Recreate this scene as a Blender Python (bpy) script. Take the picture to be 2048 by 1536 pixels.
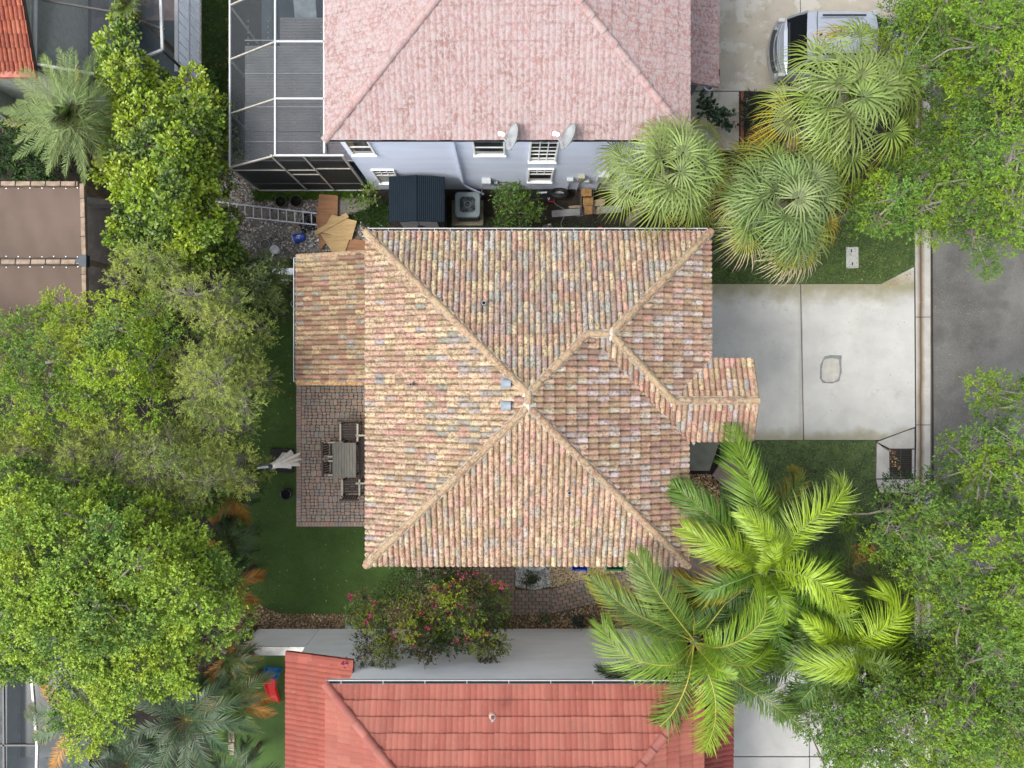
import bpy, math, random
import numpy as np
from mathutils import Vector, Matrix
R=math.radians
for o in list(bpy.data.objects): bpy.data.objects.remove(o)
C=bpy.context.scene.collection
sc=bpy.context.scene
# ------------------------------------------------------------ camera, light, exposure
H=24.2; F=1450.0
cam=bpy.data.cameras.new('camera'); co=bpy.data.objects.new('camera',cam); C.objects.link(co)
co.location=(0,0,H); co.rotation_euler=(0,0,0)
cam.sensor_width=36; cam.lens=36*F/2048; cam.clip_end=600; cam.clip_start=.1
sc.camera=co
SUN_EL=R(56); SUN_ROT=R(250)      # compass azimuth of the sun (from +Y clockwise)
w=bpy.data.worlds.new('World'); sc.world=w; w.use_nodes=True
nt=w.node_tree; nt.nodes.clear()
sky=nt.nodes.new('ShaderNodeTexSky'); sky.sky_type='NISHITA'; sky.sun_disc=False
sky.sun_elevation=SUN_EL; sky.sun_rotation=SUN_ROT; sky.air_density=1.0; sky.dust_density=3.5; sky.ozone_density=.6
bg=nt.nodes.new('ShaderNodeBackground'); bg.inputs['Strength'].default_value=.15
wo=nt.nodes.new('ShaderNodeOutputWorld')
hs_=nt.nodes.new('ShaderNodeHueSaturation'); hs_.inputs['Saturation'].default_value=.35   # thin high cloud whitens the sky
nt.links.new(sky.outputs[0],hs_.inputs['Color']); nt.links.new(hs_.outputs[0],bg.inputs[0]); nt.links.new(bg.outputs[0],wo.inputs[0])
sl=bpy.data.lights.new('sun','SUN'); sl.energy=.8; sl.angle=R(16); sl.color=(1,.95,.87)
so=bpy.data.objects.new('sun',sl); C.objects.link(so)
sd=Vector((math.sin(SUN_ROT)*math.cos(SUN_EL),math.cos(SUN_ROT)*math.cos(SUN_EL),math.sin(SUN_EL)))
so.rotation_euler=sd.to_track_quat('Z','Y').to_euler(); so.location=sd*40
sc.view_settings.view_transform='Standard'; sc.view_settings.look='None'
sc.view_settings.exposure=1.50; sc.view_settings.gamma=1; sc.view_settings.use_curve_mapping=False

# ------------------------------------------------------------ helpers
rng=np.random.default_rng(7); rnd=random.Random(11)
def P(x,y,z=0): k=(H-z)/F; return Vector(((x-1024)*k,-(y-768)*k,z))
def XY(pts,z=0): return [tuple(P(x,y,z))[:2] for x,y in pts]
WL={}
def place(o,c,parent):
    pl=WL.get(parent.name,Vector((0,0,0))) if parent else Vector((0,0,0))
    o.location=Vector(c)-pl; WL[o.name]=Vector(c)
def tag(o,label=None,cat=None,group=None,kind=None):
    if label: o['label']=label
    if cat: o['category']=cat
    if group: o['group']=group
    if kind: o['kind']=kind
    return o
def thing(name,label,cat,loc,group=None):
    o=bpy.data.objects.new(name,None); C.objects.link(o); o.empty_display_size=.2
    place(o,loc,None); return tag(o,label,cat,group)
def add_obj(name,me,parent,loc):
    o=bpy.data.objects.new(name,me); C.objects.link(o)
    if parent: o.parent=parent
    place(o,loc,parent); return o
def npmesh(name,V,polys,cols=None,mat=None,smooth=False):
    """polys: list of int arrays (m,k); cols: matching list of (m,3)"""
    me=bpy.data.meshes.new(name)
    V=np.asarray(V,dtype=np.float32)
    tot=np.concatenate([np.full(len(p),p.shape[1],dtype=np.int32) for p in polys])
    loops=np.concatenate([p.reshape(-1) for p in polys]).astype(np.int32)
    st=np.concatenate([[0],np.cumsum(tot)[:-1]]).astype(np.int32)
    me.vertices.add(len(V)); me.vertices.foreach_set('co',V.reshape(-1))
    me.loops.add(len(loops)); me.loops.foreach_set('vertex_index',loops)
    me.polygons.add(len(tot)); me.polygons.foreach_set('loop_start',st); me.polygons.foreach_set('loop_total',tot)
    me.update(calc_edges=True)
    if cols is not None:
        cc=np.concatenate([np.asarray(c,dtype=np.float32).reshape(-1,3) for c in cols])
        a=me.attributes.new('col','FLOAT_COLOR','FACE')
        a.data.foreach_set('color',np.hstack([cc,np.ones((len(cc),1),np.float32)]).reshape(-1).astype(np.float32))
    me.polygons.foreach_set('use_smooth',np.full(len(tot),bool(smooth)))
    if mat: me.materials.append(mat)
    return me
def npobj(name,V,polys,cols,mat,parent=None,smooth=False,kind=None):
    V=np.asarray(V,dtype=np.float64); c=(V.min(0)+V.max(0))/2; c[2]=V[:,2].min()
    me=npmesh(name,V-c,polys,cols,mat,smooth)
    o=add_obj(name,me,parent,Vector(c))
    if kind: o['kind']=kind
    return o
class MB:
    def __init__(s): s.v=[]; s.f=[]; s.c=[]; s.cur=None
    def col(s,c): s.cur=c; return s
    def _a(s,vs,fs):
        b=len(s.v); s.v+=[tuple(v) for v in vs]; s.f+=[tuple(i+b for i in f) for f in fs]; s.c+=[s.cur or (1,1,1)]*len(fs)
        return s
    def box(s,a,b,rz=0,piv=None):
        x0,y0,z0=[min(a[i],b[i]) for i in range(3)]; x1,y1,z1=[max(a[i],b[i]) for i in range(3)]
        vs=[Vector(p) for p in ((x0,y0,z0),(x1,y0,z0),(x1,y1,z0),(x0,y1,z0),(x0,y0,z1),(x1,y0,z1),(x1,y1,z1),(x0,y1,z1))]
        if rz:
            c=Vector(piv) if piv else Vector(((x0+x1)/2,(y0+y1)/2,0)); m=Matrix.Rotation(rz,3,'Z')
            vs=[m@(v-c)+c for v in vs]
        return s._a(vs,[(0,3,2,1),(4,5,6,7),(0,1,5,4),(1,2,6,5),(2,3,7,6),(3,0,4,7)])
    def bar(s,p,q,w,h=None,up=(0,0,1)):
        h=h or w; p=Vector(p);q=Vector(q);t=(q-p).normalized();u=Vector(up)
        if abs(t.dot(u))>.98:u=Vector((1,0,0))
        a=t.cross(u).normalized()*w/2; b=a.cross(t).normalized()*h/2
        vs=[p-a-b,p+a-b,p+a+b,p-a+b,q-a-b,q+a-b,q+a+b,q-a+b]
        return s._a(vs,[(0,1,2,3),(7,6,5,4),(0,4,5,1),(1,5,6,2),(2,6,7,3),(3,7,4,0)])
    def tube(s,pts,r,n=8,cap=True):
        pts=[Vector(p) for p in pts]; rs=r if isinstance(r,(list,tuple)) else [r]*len(pts)
        vs=[];fs=[]
        for i,p in enumerate(pts):
            t=(pts[min(i+1,len(pts)-1)]-pts[max(i-1,0)]).normalized()
            u=Vector((0,0,1)) if abs(t.z)<.95 else Vector((1,0,0))
            a=t.cross(u).normalized(); b=a.cross(t)
            for k in range(n):
                th=2*math.pi*k/n; vs.append(p+(a*math.cos(th)+b*math.sin(th))*rs[i])
        for i in range(len(pts)-1):
            for k in range(n):
                k2=(k+1)%n; fs.append((i*n+k,i*n+k2,(i+1)*n+k2,(i+1)*n+k))
        if cap: fs.append(tuple(range(n))[::-1]); fs.append(tuple((len(pts)-1)*n+k for k in range(n)))
        return s._a(vs,fs)
    def lathe(s,c,prof,n=24,sx=1,sy=1):
        c=Vector(c);vs=[];fs=[]
        for r,z in prof:
            for k in range(n):
                th=2*math.pi*k/n; vs.append(c+Vector((r*math.cos(th)*sx,r*math.sin(th)*sy,z)))
        for i in range(len(prof)-1):
            for k in range(n):
                k2=(k+1)%n; fs.append((i*n+k,i*n+k2,(i+1)*n+k2,(i+1)*n+k))
        return s._a(vs,fs)
    def prism(s,poly,z0,z1):
        n=len(poly); a=sum(poly[i][0]*poly[(i+1)%n][1]-poly[(i+1)%n][0]*poly[i][1] for i in range(n))
        if a<0: poly=poly[::-1]
        f0=z0 if callable(z0) else (lambda x,y:z0); f1=z1 if callable(z1) else (lambda x,y:z1)
        vs=[(x,y,f0(x,y)) for x,y in poly]+[(x,y,f1(x,y)) for x,y in poly]
        fs=[tuple(range(n))[::-1],tuple(range(n,2*n))]+[(i,(i+1)%n,n+(i+1)%n,n+i) for i in range(n)]
        return s._a(vs,fs)
    def face(s,pts): return s._a(pts,[tuple(range(len(pts)))])
    def build(s,name,mat,parent=None,smooth=False,bevel=0,kind=None,label=None):
        xs=np.array(s.v); c=(xs.min(0)+xs.max(0))/2; c[2]=xs[:,2].min()
        me=bpy.data.meshes.new(name); me.from_pydata([tuple(p) for p in (xs-c)],[],s.f)
        a=me.attributes.new('col','FLOAT_COLOR','FACE')
        a.data.foreach_set('color',np.array([(*q,1) for q in s.c],dtype=np.float32).reshape(-1))
        if smooth: me.polygons.foreach_set('use_smooth',[True]*len(me.polygons))
        me.materials.append(mat)
        o=add_obj(name,me,parent,Vector(c))
        if bevel:
            b=o.modifiers.new('bevel','BEVEL'); b.width=bevel; b.segments=2; b.limit_method='ANGLE'
        if kind:o['kind']=kind
        if label:o['label']=label
        return o
def structure(o): o['kind']='structure'; return o
# ------------------------------------------------------------ materials
def mat(name,base=(.5,.5,.5),rough=.8,attr=False,vs=6,va=.15,spots=(),bump=0,bs=60,metal=0,spec=.4,trans=0,alpha=1,stretch=None,emis=None,coat=0,bands=(),gs=.77):
    m=bpy.data.materials.new(name); m.use_nodes=True; n=m.node_tree.nodes; l=m.node_tree.links; n.clear()
    out=n.new('ShaderNodeOutputMaterial'); b=n.new('ShaderNodeBsdfPrincipled')
    geo=n.new('ShaderNodeNewGeometry'); pos=geo.outputs['Position']
    if stretch:
        mp=n.new('ShaderNodeMapping'); mp.inputs['Scale'].default_value=stretch; l.new(pos,mp.inputs['Vector']); pos=mp.outputs[0]
    def noise(sc_,det=4,rg=.55):
        t=n.new('ShaderNodeTexNoise'); t.inputs['Scale'].default_value=sc_; t.inputs['Detail'].default_value=det; t.inputs['Roughness'].default_value=rg
        l.new(pos,t.inputs['Vector']); return t.outputs['Fac']
    if attr:
        a=n.new('ShaderNodeAttribute'); a.attribute_name='col'; c=a.outputs['Color']
    else:
        r=n.new('ShaderNodeRGB'); r.outputs[0].default_value=(*base,1); c=r.outputs[0]
    if va:
        mr=n.new('ShaderNodeMapRange'); mr.inputs[1].default_value=.3; mr.inputs[2].default_value=.7; mr.inputs[3].default_value=1-va; mr.inputs[4].default_value=1+va
        l.new(noise(vs),mr.inputs[0])
        mx=n.new('ShaderNodeVectorMath'); mx.operation='SCALE'; l.new(c,mx.inputs[0]); l.new(mr.outputs[0],mx.inputs['Scale']); c=mx.outputs[0]
    for (scale,thr,width,colr,amt,*rest) in spots:
        mr=n.new('ShaderNodeMapRange'); mr.inputs[1].default_value=thr; mr.inputs[2].default_value=thr+width; mr.inputs[3].default_value=0; mr.inputs[4].default_value=amt
        l.new(noise(scale,*(rest or (3,.6))),mr.inputs[0])
        mx=n.new('ShaderNodeMix'); mx.data_type='RGBA'; l.new(mr.outputs[0],mx.inputs[0]); l.new(c,mx.inputs[6]); mx.inputs[7].default_value=(*colr,1); c=mx.outputs[2]
    # bands: stain along a straight line in the ground plan (axis, centre, halfwidth, noise, colour, amount)
    for (axis,cen,hw,wob,colr,amt) in bands:
        sp=n.new('ShaderNodeSeparateXYZ'); l.new(geo.outputs['Position'],sp.inputs[0])
        s1=n.new('ShaderNodeMath'); s1.operation='SUBTRACT'; l.new(sp.outputs[axis],s1.inputs[0]); s1.inputs[1].default_value=cen
        nz=noise(1.6,5); s2=n.new('ShaderNodeMath'); s2.operation='MULTIPLY_ADD'; l.new(nz,s2.inputs[0]); s2.inputs[1].default_value=wob*2; s2.inputs[2].default_value=-wob
        s3=n.new('ShaderNodeMath'); s3.operation='ADD'; l.new(s1.outputs[0],s3.inputs[0]); l.new(s2.outputs[0],s3.inputs[1])
        s4=n.new('ShaderNodeMath'); s4.operation='ABSOLUTE'; l.new(s3.outputs[0],s4.inputs[0])
        mr=n.new('ShaderNodeMapRange'); mr.interpolation_type='SMOOTHSTEP'; mr.inputs[1].default_value=0; mr.inputs[2].default_value=hw; mr.inputs[3].default_value=amt; mr.inputs[4].default_value=0
        l.new(s4.outputs[0],mr.inputs[0])
        mx=n.new('ShaderNodeMix'); mx.data_type='RGBA'; l.new(mr.outputs[0],mx.inputs[0]); l.new(c,mx.inputs[6]); mx.inputs[7].default_value=(*colr,1); c=mx.outputs[2]
    if gs!=1:
        mx=n.new('ShaderNodeVectorMath'); mx.operation='SCALE'; l.new(c,mx.inputs[0]); mx.inputs['Scale'].default_value=gs; c=mx.outputs[0]
    l.new(c,b.inputs['Base Color']); b.inputs['Roughness'].default_value=rough; b.inputs['Metallic'].default_value=metal
    b.inputs['Specular IOR Level'].default_value=spec; b.inputs['Coat Weight'].default_value=coat
    if bump:
        bp=n.new('ShaderNodeBump'); bp.inputs['Strength'].default_value=min(1,bump); bp.inputs['Distance'].default_value=.02
        l.new(noise(bs,3),bp.inputs['Height']); l.new(bp.outputs[0],b.inputs['Normal'])
    sh=b.outputs[0]
    if trans:
        t=n.new('ShaderNodeBsdfTranslucent'); l.new(c,t.inputs[0]); ms=n.new('ShaderNodeMixShader'); ms.inputs[0].default_value=trans
        l.new(sh,ms.inputs[1]); l.new(t.outputs[0],ms.inputs[2]); sh=ms.outputs[0]
    if alpha<1:
        t=n.new('ShaderNodeBsdfTransparent'); ms=n.new('ShaderNodeMixShader'); ms.inputs[0].default_value=alpha
        l.new(t.outputs[0],ms.inputs[1]); l.new(sh,ms.inputs[2]); sh=ms.outputs[0]
    l.new(sh,out.inputs[0]); return m
LICH=[(1.2,.50,.22,(.22,.165,.11),.40,5,.6),(12,.50,.05,(.17,.12,.06),.85,5,.8),(19,.56,.04,(.085,.065,.045),.75,4,.75),(9,.62,.06,(.38,.33,.24),.5,4,.7)]
M=dict(
 soil=mat('soil',(.020,.016,.011),.95,vs=3,va=.5,spots=[(9,.60,.1,(.045,.036,.024),.6),(16,.66,.05,(.09,.065,.035),.6)],bump=1,bs=30),
 turf=mat('artificial_turf',(.062,.125,.022),.9,vs=1.1,va=.22,spots=[(.7,.5,.25,(.085,.155,.028),.7),(140,.5,.2,(.04,.08,.016),.6)],bump=1,bs=180),
 debris=mat('crushed_soil',(.20,.19,.165),.95,vs=2,va=.3,spots=[(14,.54,.1,(.10,.075,.05),.7),(45,.6,.06,(.42,.40,.36),.8),(80,.64,.05,(.06,.03,.02),.8)],bump=1,bs=40),
 concrete=mat('driveway_concrete',(.455,.455,.43),.85,vs=1.3,va=.10,spots=[(.9,.55,.25,(.40,.39,.35),.6,6,.6),(3.5,.62,.2,(.34,.33,.30),.35),(7,.66,.04,(.27,.26,.23),.5,5,.7),(22,.68,.03,(.16,.15,.13),.6),(1.7,.60,.12,(.33,.32,.285),.6,6,.65)],bump=.15,bs=120,
     bands=[(1,3.30,.75,.5,(.215,.20,.105),.85),(1,-1.84,.45,.35,(.23,.215,.13),.8),(0,9.62,.10,.06,(.30,.28,.23),.5)]),
 concrete_tan=mat('old_concrete',(.33,.305,.25),.88,vs=1.2,va=.12,spots=[(1.0,.52,.04,(.42,.41,.37),.75,7,.65),(2.5,.58,.05,(.26,.225,.16),.5,6,.6),(25,.68,.04,(.18,.17,.14),.5)],bump=.2,bs=90),
 concrete_pale=mat('pale_concrete',(.43,.43,.41),.88,vs=1.5,va=.10,spots=[(3,.6,.2,(.36,.30,.22),.35)],bump=.15,bs=90),
 concrete_dark=mat('damp_concrete',(.19,.19,.155),.8,vs=2,va=.25,spots=[(2,.5,.2,(.17,.17,.14),.6)],bump=.2),
 kerb=mat('kerb_concrete',(.40,.39,.36),.85,vs=3,va=.15,spots=[(6,.55,.15,(.28,.25,.2),.5)],bump=.15,bs=90,bands=[(0,13.65,.17,.05,(.17,.115,.06),.95),(0,13.65,.05,.02,(.07,.045,.03),.8)]),
 asphalt=mat('asphalt',(.125,.122,.113),.9,vs=.5,va=.35,spots=[(22,.52,.06,(.19,.185,.17),.6,4,.8),(16,.60,.05,(.05,.05,.05),.6,4,.8),(.9,.50,.2,(.075,.073,.068),.75),(4,.6,.2,(.15,.14,.115),.4)],bump=.5,bs=120),
 tile_main=mat('blended_clay_tile',attr=True,rough=.85,vs=20,va=.14,spots=LICH,bump=.3,bs=70),
 tile_main_e=mat('east_clay_tile',attr=True,rough=.88,vs=20,va=.16,spots=[(1.0,.50,.22,(.24,.20,.17),.35,5,.6),(12,.52,.05,(.20,.125,.06),.8,5,.75),(16,.56,.05,(.10,.075,.055),.7,4,.7),(14,.60,.05,(.38,.365,.36),.6,4,.75)],bump=.3,bs=70),  # lichen-speckled tile for the east slopes; its palette is darker and browner
 tile_pink=mat('weathered_pink_tile',attr=True,rough=.85,vs=4,va=.08,spots=[(13,.46,.06,(.37,.315,.31),.85,5,.8),(11,.57,.05,(.27,.17,.15),.5,4,.8)],bump=.25,bs=60,stretch=(1,.65,1)),
 tile_red=mat('red_tile',attr=True,rough=.8,vs=2,va=.08,spots=[(13,.58,.08,(.32,.16,.11),.5,5,.75),(1.5,.55,.2,(.20,.08,.06),.45,5,.6),(5,.60,.1,(.16,.07,.055),.4,5,.7)],bump=.2,bs=60,stretch=(1,.5,1)),
 tile_orange=mat('orange_tile',attr=True,rough=.8,vs=9,va=.25,spots=[(30,.58,.08,(.16,.06,.03),.6)],bump=.3),
 cap_main=mat('ridge_cap_clay',attr=True,rough=.85,vs=12,va=.15,spots=[(14,.46,.06,(.38,.315,.195),.75,4,.7),(11,.57,.06,(.24,.13,.07),.7,4,.7),(22,.62,.05,(.12,.09,.05),.7)],bump=.4,bs=60),
 mortar=mat('lichen_mortar',(.36,.325,.25),.95,vs=9,va=.25,spots=[(20,.55,.1,(.20,.18,.13),.5)],bump=.5),
 felt=mat('roof_underlay',(.07,.055,.045),.95),
 white=mat('white_paint',(.82,.83,.82),.5,va=.05,vs=3,gs=1),
 alu=mat('white_aluminium',(.50,.51,.51),.4,va=.08,vs=8,spots=[(12,.62,.08,(.4,.39,.35),.5)]),
 alu_old=mat('beige_aluminium',(.40,.38,.33),.5,va=.15,vs=8),
 bronze=mat('bronze_frame',(.07,.065,.06),.5),
 gutter_in=mat('gutter_dark',(.03,.022,.018),.9,vs=5,va=.4),
 wall_white=mat('white_stucco',(.91,.92,.93),.85,vs=1.2,va=.05,spots=[(3,.55,.3,(.80,.83,.85),.5)],bump=.35,bs=45,stretch=(1,3,3),gs=1),
 wall_blue=mat('pale_blue_stucco',(.66,.73,.88),.8,vs=1.5,va=.06,spots=[(2.5,.55,.25,(.60,.67,.82),.6)],bump=.5,bs=40,stretch=(.4,2,2),gs=1),
 wall_cream=mat('cream_stucco',(.5,.46,.38),.85,bump=.3),
 glass=mat('window_glass',(.03,.035,.04),.08,va=0,spec=.9),
 curtain=mat('net_curtain',(.42,.44,.42),.7,vs=9,va=.2),
 screen=mat('insect_screen',(.040,.050,.058),.8,va=0,alpha=.46),
 screen_dark=mat('dark_insect_screen',(.018,.02,.022),.6,va=.2,alpha=.82),
 panel=mat('translucent_panel',(.33,.37,.36),.4,vs=1.5,va=.25,spots=[(2,.5,.3,(.20,.24,.24),.6)]),
 corr=mat('grey_corrugated_panel',attr=True,rough=.6,vs=1.3,va=.22,spots=[(2.2,.55,.2,(.27,.27,.29),.4)]),
 water=mat('pool_water',(.02,.035,.042),.2,va=.3,vs=2,spec=.3),
 tint=mat('tinted_panel',(.05,.075,.085),.25,va=.3,vs=1.5,alpha=.75),
 shed=mat('dark_blue_plastic',(.009,.018,.028),.75,spec=.15,va=.12,vs=3,spots=[(18,.7,.05,(.03,.045,.06),.5)]),
 shed_body=mat('dark_brown_plastic',(.06,.05,.05),.7),
 shed_door=mat('grey_plastic_door',(.33,.33,.36),.55,va=.08),
 ac=mat('teal_grey_enamel',(.15,.19,.20),.45,va=.12,vs=5),
 ac_dark=mat('condenser_coil',(.05,.065,.07),.6,va=.2),
 galv=mat('galvanised_steel',(.45,.46,.47),.35,metal=.3,va=.15),
 dish=mat('grey_dish_enamel',(.29,.31,.315),.5,vs=5,va=.15,spots=[(6,.6,.15,(.30,.31,.30),.6)]),
 ladder=mat('ladder_aluminium',(.62,.64,.68),.35,va=.08),
 ply=mat('bare_plywood',(.52,.36,.17),.8,vs=3,va=.16,stretch=(1,4,1),spots=[(5,.6,.1,(.36,.22,.1),.5)]),
 ply_brown=mat('weathered_plywood',(.34,.17,.085),.8,vs=3,va=.25,stretch=(.5,5,1),spots=[(3,.6,.1,(.20,.10,.055),.6)]),
 timber=mat('weathered_timber',(.29,.215,.155),.85,vs=5,va=.35,stretch=(1,1,1),spots=[(14,.58,.1,(.15,.10,.07),.6)]),
 oldboard=mat('grey_board',(.24,.25,.25),.85,vs=4,va=.3,stretch=(1,5,1),spots=[(8,.6,.1,(.12,.12,.11),.6)]),
 redwood=mat('red_timber',(.16,.055,.03),.8,va=.3,vs=8),
 bag=mat('black_plastic_bag',(.012,.014,.018),.25,va=.3,bump=1,bs=12,spec=.7),
 blue=mat('blue_plastic',(.02,.07,.42),.4,va=.1),
 blue2=mat('toy_blue_plastic',(.01,.14,.42),.4,va=.08),
 red=mat('toy_red_plastic',(.62,.012,.02),.35,va=.05),
 green=mat('green_plastic',(.01,.16,.075),.4,va=.08),
 navy=mat('dark_blue_glaze',(.012,.018,.045),.2,va=.1,spec=.7),
 palegrey=mat('pale_grey_plastic',(.50,.54,.55),.5,va=.08),
 yellow=mat('yellow_plastic',(.6,.48,.08),.5),
 black=mat('black_rubber',(.009,.009,.009),.7,va=.2),
 hose=mat('grey_hose',(.16,.15,.14),.6),
 wood_dark=mat('grey_brown_slats',(.075,.06,.052),.7,vs=6,va=.25,stretch=(1,1,1)),
 wood_grey=mat('grey_teak',(.21,.20,.17),.7,vs=5,va=.18,stretch=(5,.6,1)),
 armrest=mat('worn_armrest',(.52,.48,.38),.7,va=.2,vs=8),
 fabric=mat('off_white_canopy',(.86,.84,.80),.9,vs=6,va=.12,gs=1),
 shade=mat('brown_shade_cloth',(.135,.096,.074),.9,vs=.7,va=.14,spots=[(.6,.5,.3,(.125,.086,.07),.5)],bump=.5,bs=250),
 carpaint=mat('silver_car_paint',(.43,.47,.53),.25,metal=.55,va=.05,vs=2,coat=.6),
 cartrim=mat('dark_car_trim',(.02,.02,.022),.45),
 carglass=mat('black_car_glass',(.006,.007,.008),.05,va=0,spec=.9),
 lamp_red=mat('red_tail_lamp',(.35,.02,.02),.2),
 chrome=mat('chrome_trim',(.6,.62,.65),.15,metal=.9,va=0),
 leaf=mat('broad_leaf',attr=True,rough=.42,va=.10,vs=14,trans=.14,spec=.45),
 leaf_matt=mat('fine_leaf',attr=True,rough=.6,va=.12,vs=10,trans=.12,spec=.18),
 petal=mat('magenta_bract',(.32,.02,.08),.6,va=.2,vs=30,trans=.3),
 frond=mat('palm_frond',attr=True,rough=.5,va=.10,vs=8,trans=.2,spec=.4),
 bark=mat('grey_bark',(.26,.235,.20),.9,vs=8,va=.3,bump=.8,bs=25),
 bark_dark=mat('brown_bark',(.10,.075,.05),.95,vs=8,va=.35,bump=1,bs=20),
 twig=mat('pale_twig',(.27,.245,.20),.9,va=.2),
 pebble=mat('river_pebbles',attr=True,rough=.75,va=.15,vs=30),
 paver=mat('concrete_paver',attr=True,rough=.85,vs=18,va=.16,spots=[(50,.62,.06,(.13,.11,.09),.4),(3,.58,.15,(.15,.13,.105),.35)],bump=.35,bs=80),
 joint=mat('paver_sand',(.12,.095,.065),.95,va=.3,vs=10,spots=[(3,.55,.1,(.05,.065,.02),.6)]),
 grass=mat('grass_blade',attr=True,rough=.6,va=.15,vs=3,trans=.2),
 lawn=mat('lawn_soil',(.065,.10,.035),.95,vs=2.2,va=.4,spots=[(7,.55,.1,(.02,.02,.012),.7),(2,.52,.2,(.11,.16,.04),.6)],bump=1,bs=50),
 litter=mat('leaf_litter',attr=True,rough=.8,va=.2,vs=20),
 hole=mat('dark_hole',(.006,.006,.006),1,va=0),
 iron=mat('cast_iron',(.05,.042,.036),.7,va=.3,vs=20),
 lead=mat('grey_vent_metal',(.21,.25,.29),.45,va=.1),
)
RF=.78
def lin(*c): return tuple((x/255/12.92 if x/255<=.04045 else ((x/255+.055)/1.055)**2.4) for x in c)
def jit(c,a,r=rnd): k=1+r.uniform(-a,a); return tuple(max(0,x*k*(1+r.uniform(-a,a)*.35)) for x in c)

# ------------------------------------------------------------ GROUND, ROAD, DRIVEWAYS
g=MB(); g.prism([(-120,-120),(120,-120),(120,120),(-120,120)],-.3,-.06); structure(g.build('ground',M['soil']))
def sheet(name,mat_,pts,z,thick=.05,bev=0):
    return structure(MB().prism(XY(pts),z-thick,z).build(name,mat_,bevel=bev))
turf_poly=[(425,560),(592,545),(592,1054),(740,1054),(860,1100),(860,1190),(730,1228),(560,1228),(515,1208),(478,1170),(440,1080),(425,900)]
sheet('artificial_lawn',M['turf'],turf_poly,-.004)
sheet('lawn_edge_south',M['turf'],[(440,1300),(640,1300),(640,1620),(420,1620)],-.004)
sheet('rubble_yard',M['debris'],[(425,300),(520,330),(525,378),(740,378),(760,470),(760,620),(520,560),(440,500),(430,420)],-.02)
sheet('side_yard_soil',M['soil'],[(740,378),(1500,378),(1500,640),(740,640)],-.012)
sheet('gravel_bed',M['joint'],[(455,1160),(478,1170),(515,1208),(560,1228),(730,1228),(860,1188),(860,1120),(1420,1090),(1420,1262),(450,1262)],-.010)
sheet('front_lawn',M['lawn'],[(1380,430),(1829,430),(1829,500),(1829,540),(1762,567),(1380,567)],0)
sheet('front_groundcover',M['lawn'],[(1440,881),(1752,881),(1752,960),(1760,1280),(1440,1280)],0)
sheet('verge_soil',M['soil'],[(1480,183),(1840,183),(1840,430),(1480,430)],-.014)
# road
rx=P(1862,0).x
structure(MB().prism([(rx,-60),(rx+9,-60),(rx+9,60),(rx,60)],-.12,-.008).build('road',M['asphalt']))
# kerb blocks : gutter pan beside the road
kb=bpy.data.objects.new('kerb',None); C.objects.link(kb); WL['kerb']=Vector((13.7,0,0)); kb.location=(13.7,0,0); structure(kb)
x0,x1=P(1830,0).x,P(1861,0).x
ys=[30,22,P(0,330).y,P(0,634).y,P(0,850).y,P(0,972).y,-8,-14,-22,-30]
ys=[30,25,20,15,10,5.6,P(0,634).y,P(0,850).y,P(0,976).y,-7,-11,-15,-20,-25,-30]
for a,b in zip(ys[:-1],ys[1:]):
    m_=MB(); xm=(x0+x1)/2
    vs=[(x0,b+.012,.012),(x0,a-.012,.012),(xm-.06,b+.012,-.012),(xm-.06,a-.012,-.012),(x1,b+.012,.0),(x1,a-.012,.0)]
    lo=[(v[0],v[1],-.12) for v in vs]
    m_._a(vs+lo,[(0,2,3,1),(2,4,5,3),(0,1,7,6),(4,10,11,5),(0,6,8,2),(2,8,10,4),(1,3,9,7),(3,5,11,9)])
    m_.build('kerb_block',M['kerb'],kb)
# our driveway: slabs with joints
def slabs(name,mat_,quads,z,bev=.008):
    e=bpy.data.objects.new(name,None); C.objects.link(e); c=P(*quads[0][0]); e.location=c; WL[e.name]=Vector(c); structure(e)
    for q in quads: MB().prism(XY(q),z-.12,z).build('slab',mat_,e,bevel=bev)
    return e
slabs('driveway',M['concrete'],[
 [(1340,568),(1600,568),(1606,880),(1340,880)],
 [(1602,568),(1762,568),(1828,534),(1829,700),(1831,853),(1760,880),(1608,880)],],.02)
slabs('north_driveway',M['concrete_tan'],[[(1340,-160),(1600,-160),(1600,182),(1340,182)],[(1601.5,-160),(1829,-160),(1829,182),(1601.5,182)]],.02)
slabs('north_walk',M['concrete_tan'],[[(1380,183.5),(1478,183.5),(1478,300),(1380,300)]],.015)
slabs('south_driveway',M['concrete_pale'],[[(1400,1290),(1615,1290),(1618,1512),(1400,1512)],[(1617,1290),(1828,1290),(1829,1512),(1620,1512)],[(1400,1514),(1618,1514),(1620,1760),(1400,1760)],[(1620,1514),(1829,1514),(1830,1760),(1622,1760)]],.018)
slabs('porch_step',M['concrete_dark'],[[(1330,882),(1438,884),(1418,941),(1330,941)]],.06,.01)
slabs('porch_flagstones',mat('flagstone',(.20,.155,.13),.85,vs=6,va=.2,bump=.3),[[(1441,925),(1470,915),(1490,960),(1462,985),(1424,951)],[(1300,1130),(1420,1110),(1450,1170),(1330,1190)]],.03,.01)
# repaired patch in the driveway
pt=XY([(1648,713),(1660,710),(1683,711),(1682,726),(1683,744),(1678,762),(1664,767),(1644,766),(1639,756),(1640,730)])
structure(MB().prism(pt,.0,.024).build('driveway_patch',mat('patch_rim',(.19,.205,.205),.9,vs=6,va=.2)))
pt=XY([(1651,718),(1664,716),(1677,719),(1679,741),(1676,757),(1668,763),(1652,764),(1643,758),(1643,738),(1646,722)])
structure(MB().prism(pt,.01,.028).build('driveway_patch_cover',mat('patch_fill',(.42,.41,.365),.9,vs=5,va=.12,bump=.2)))
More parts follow.
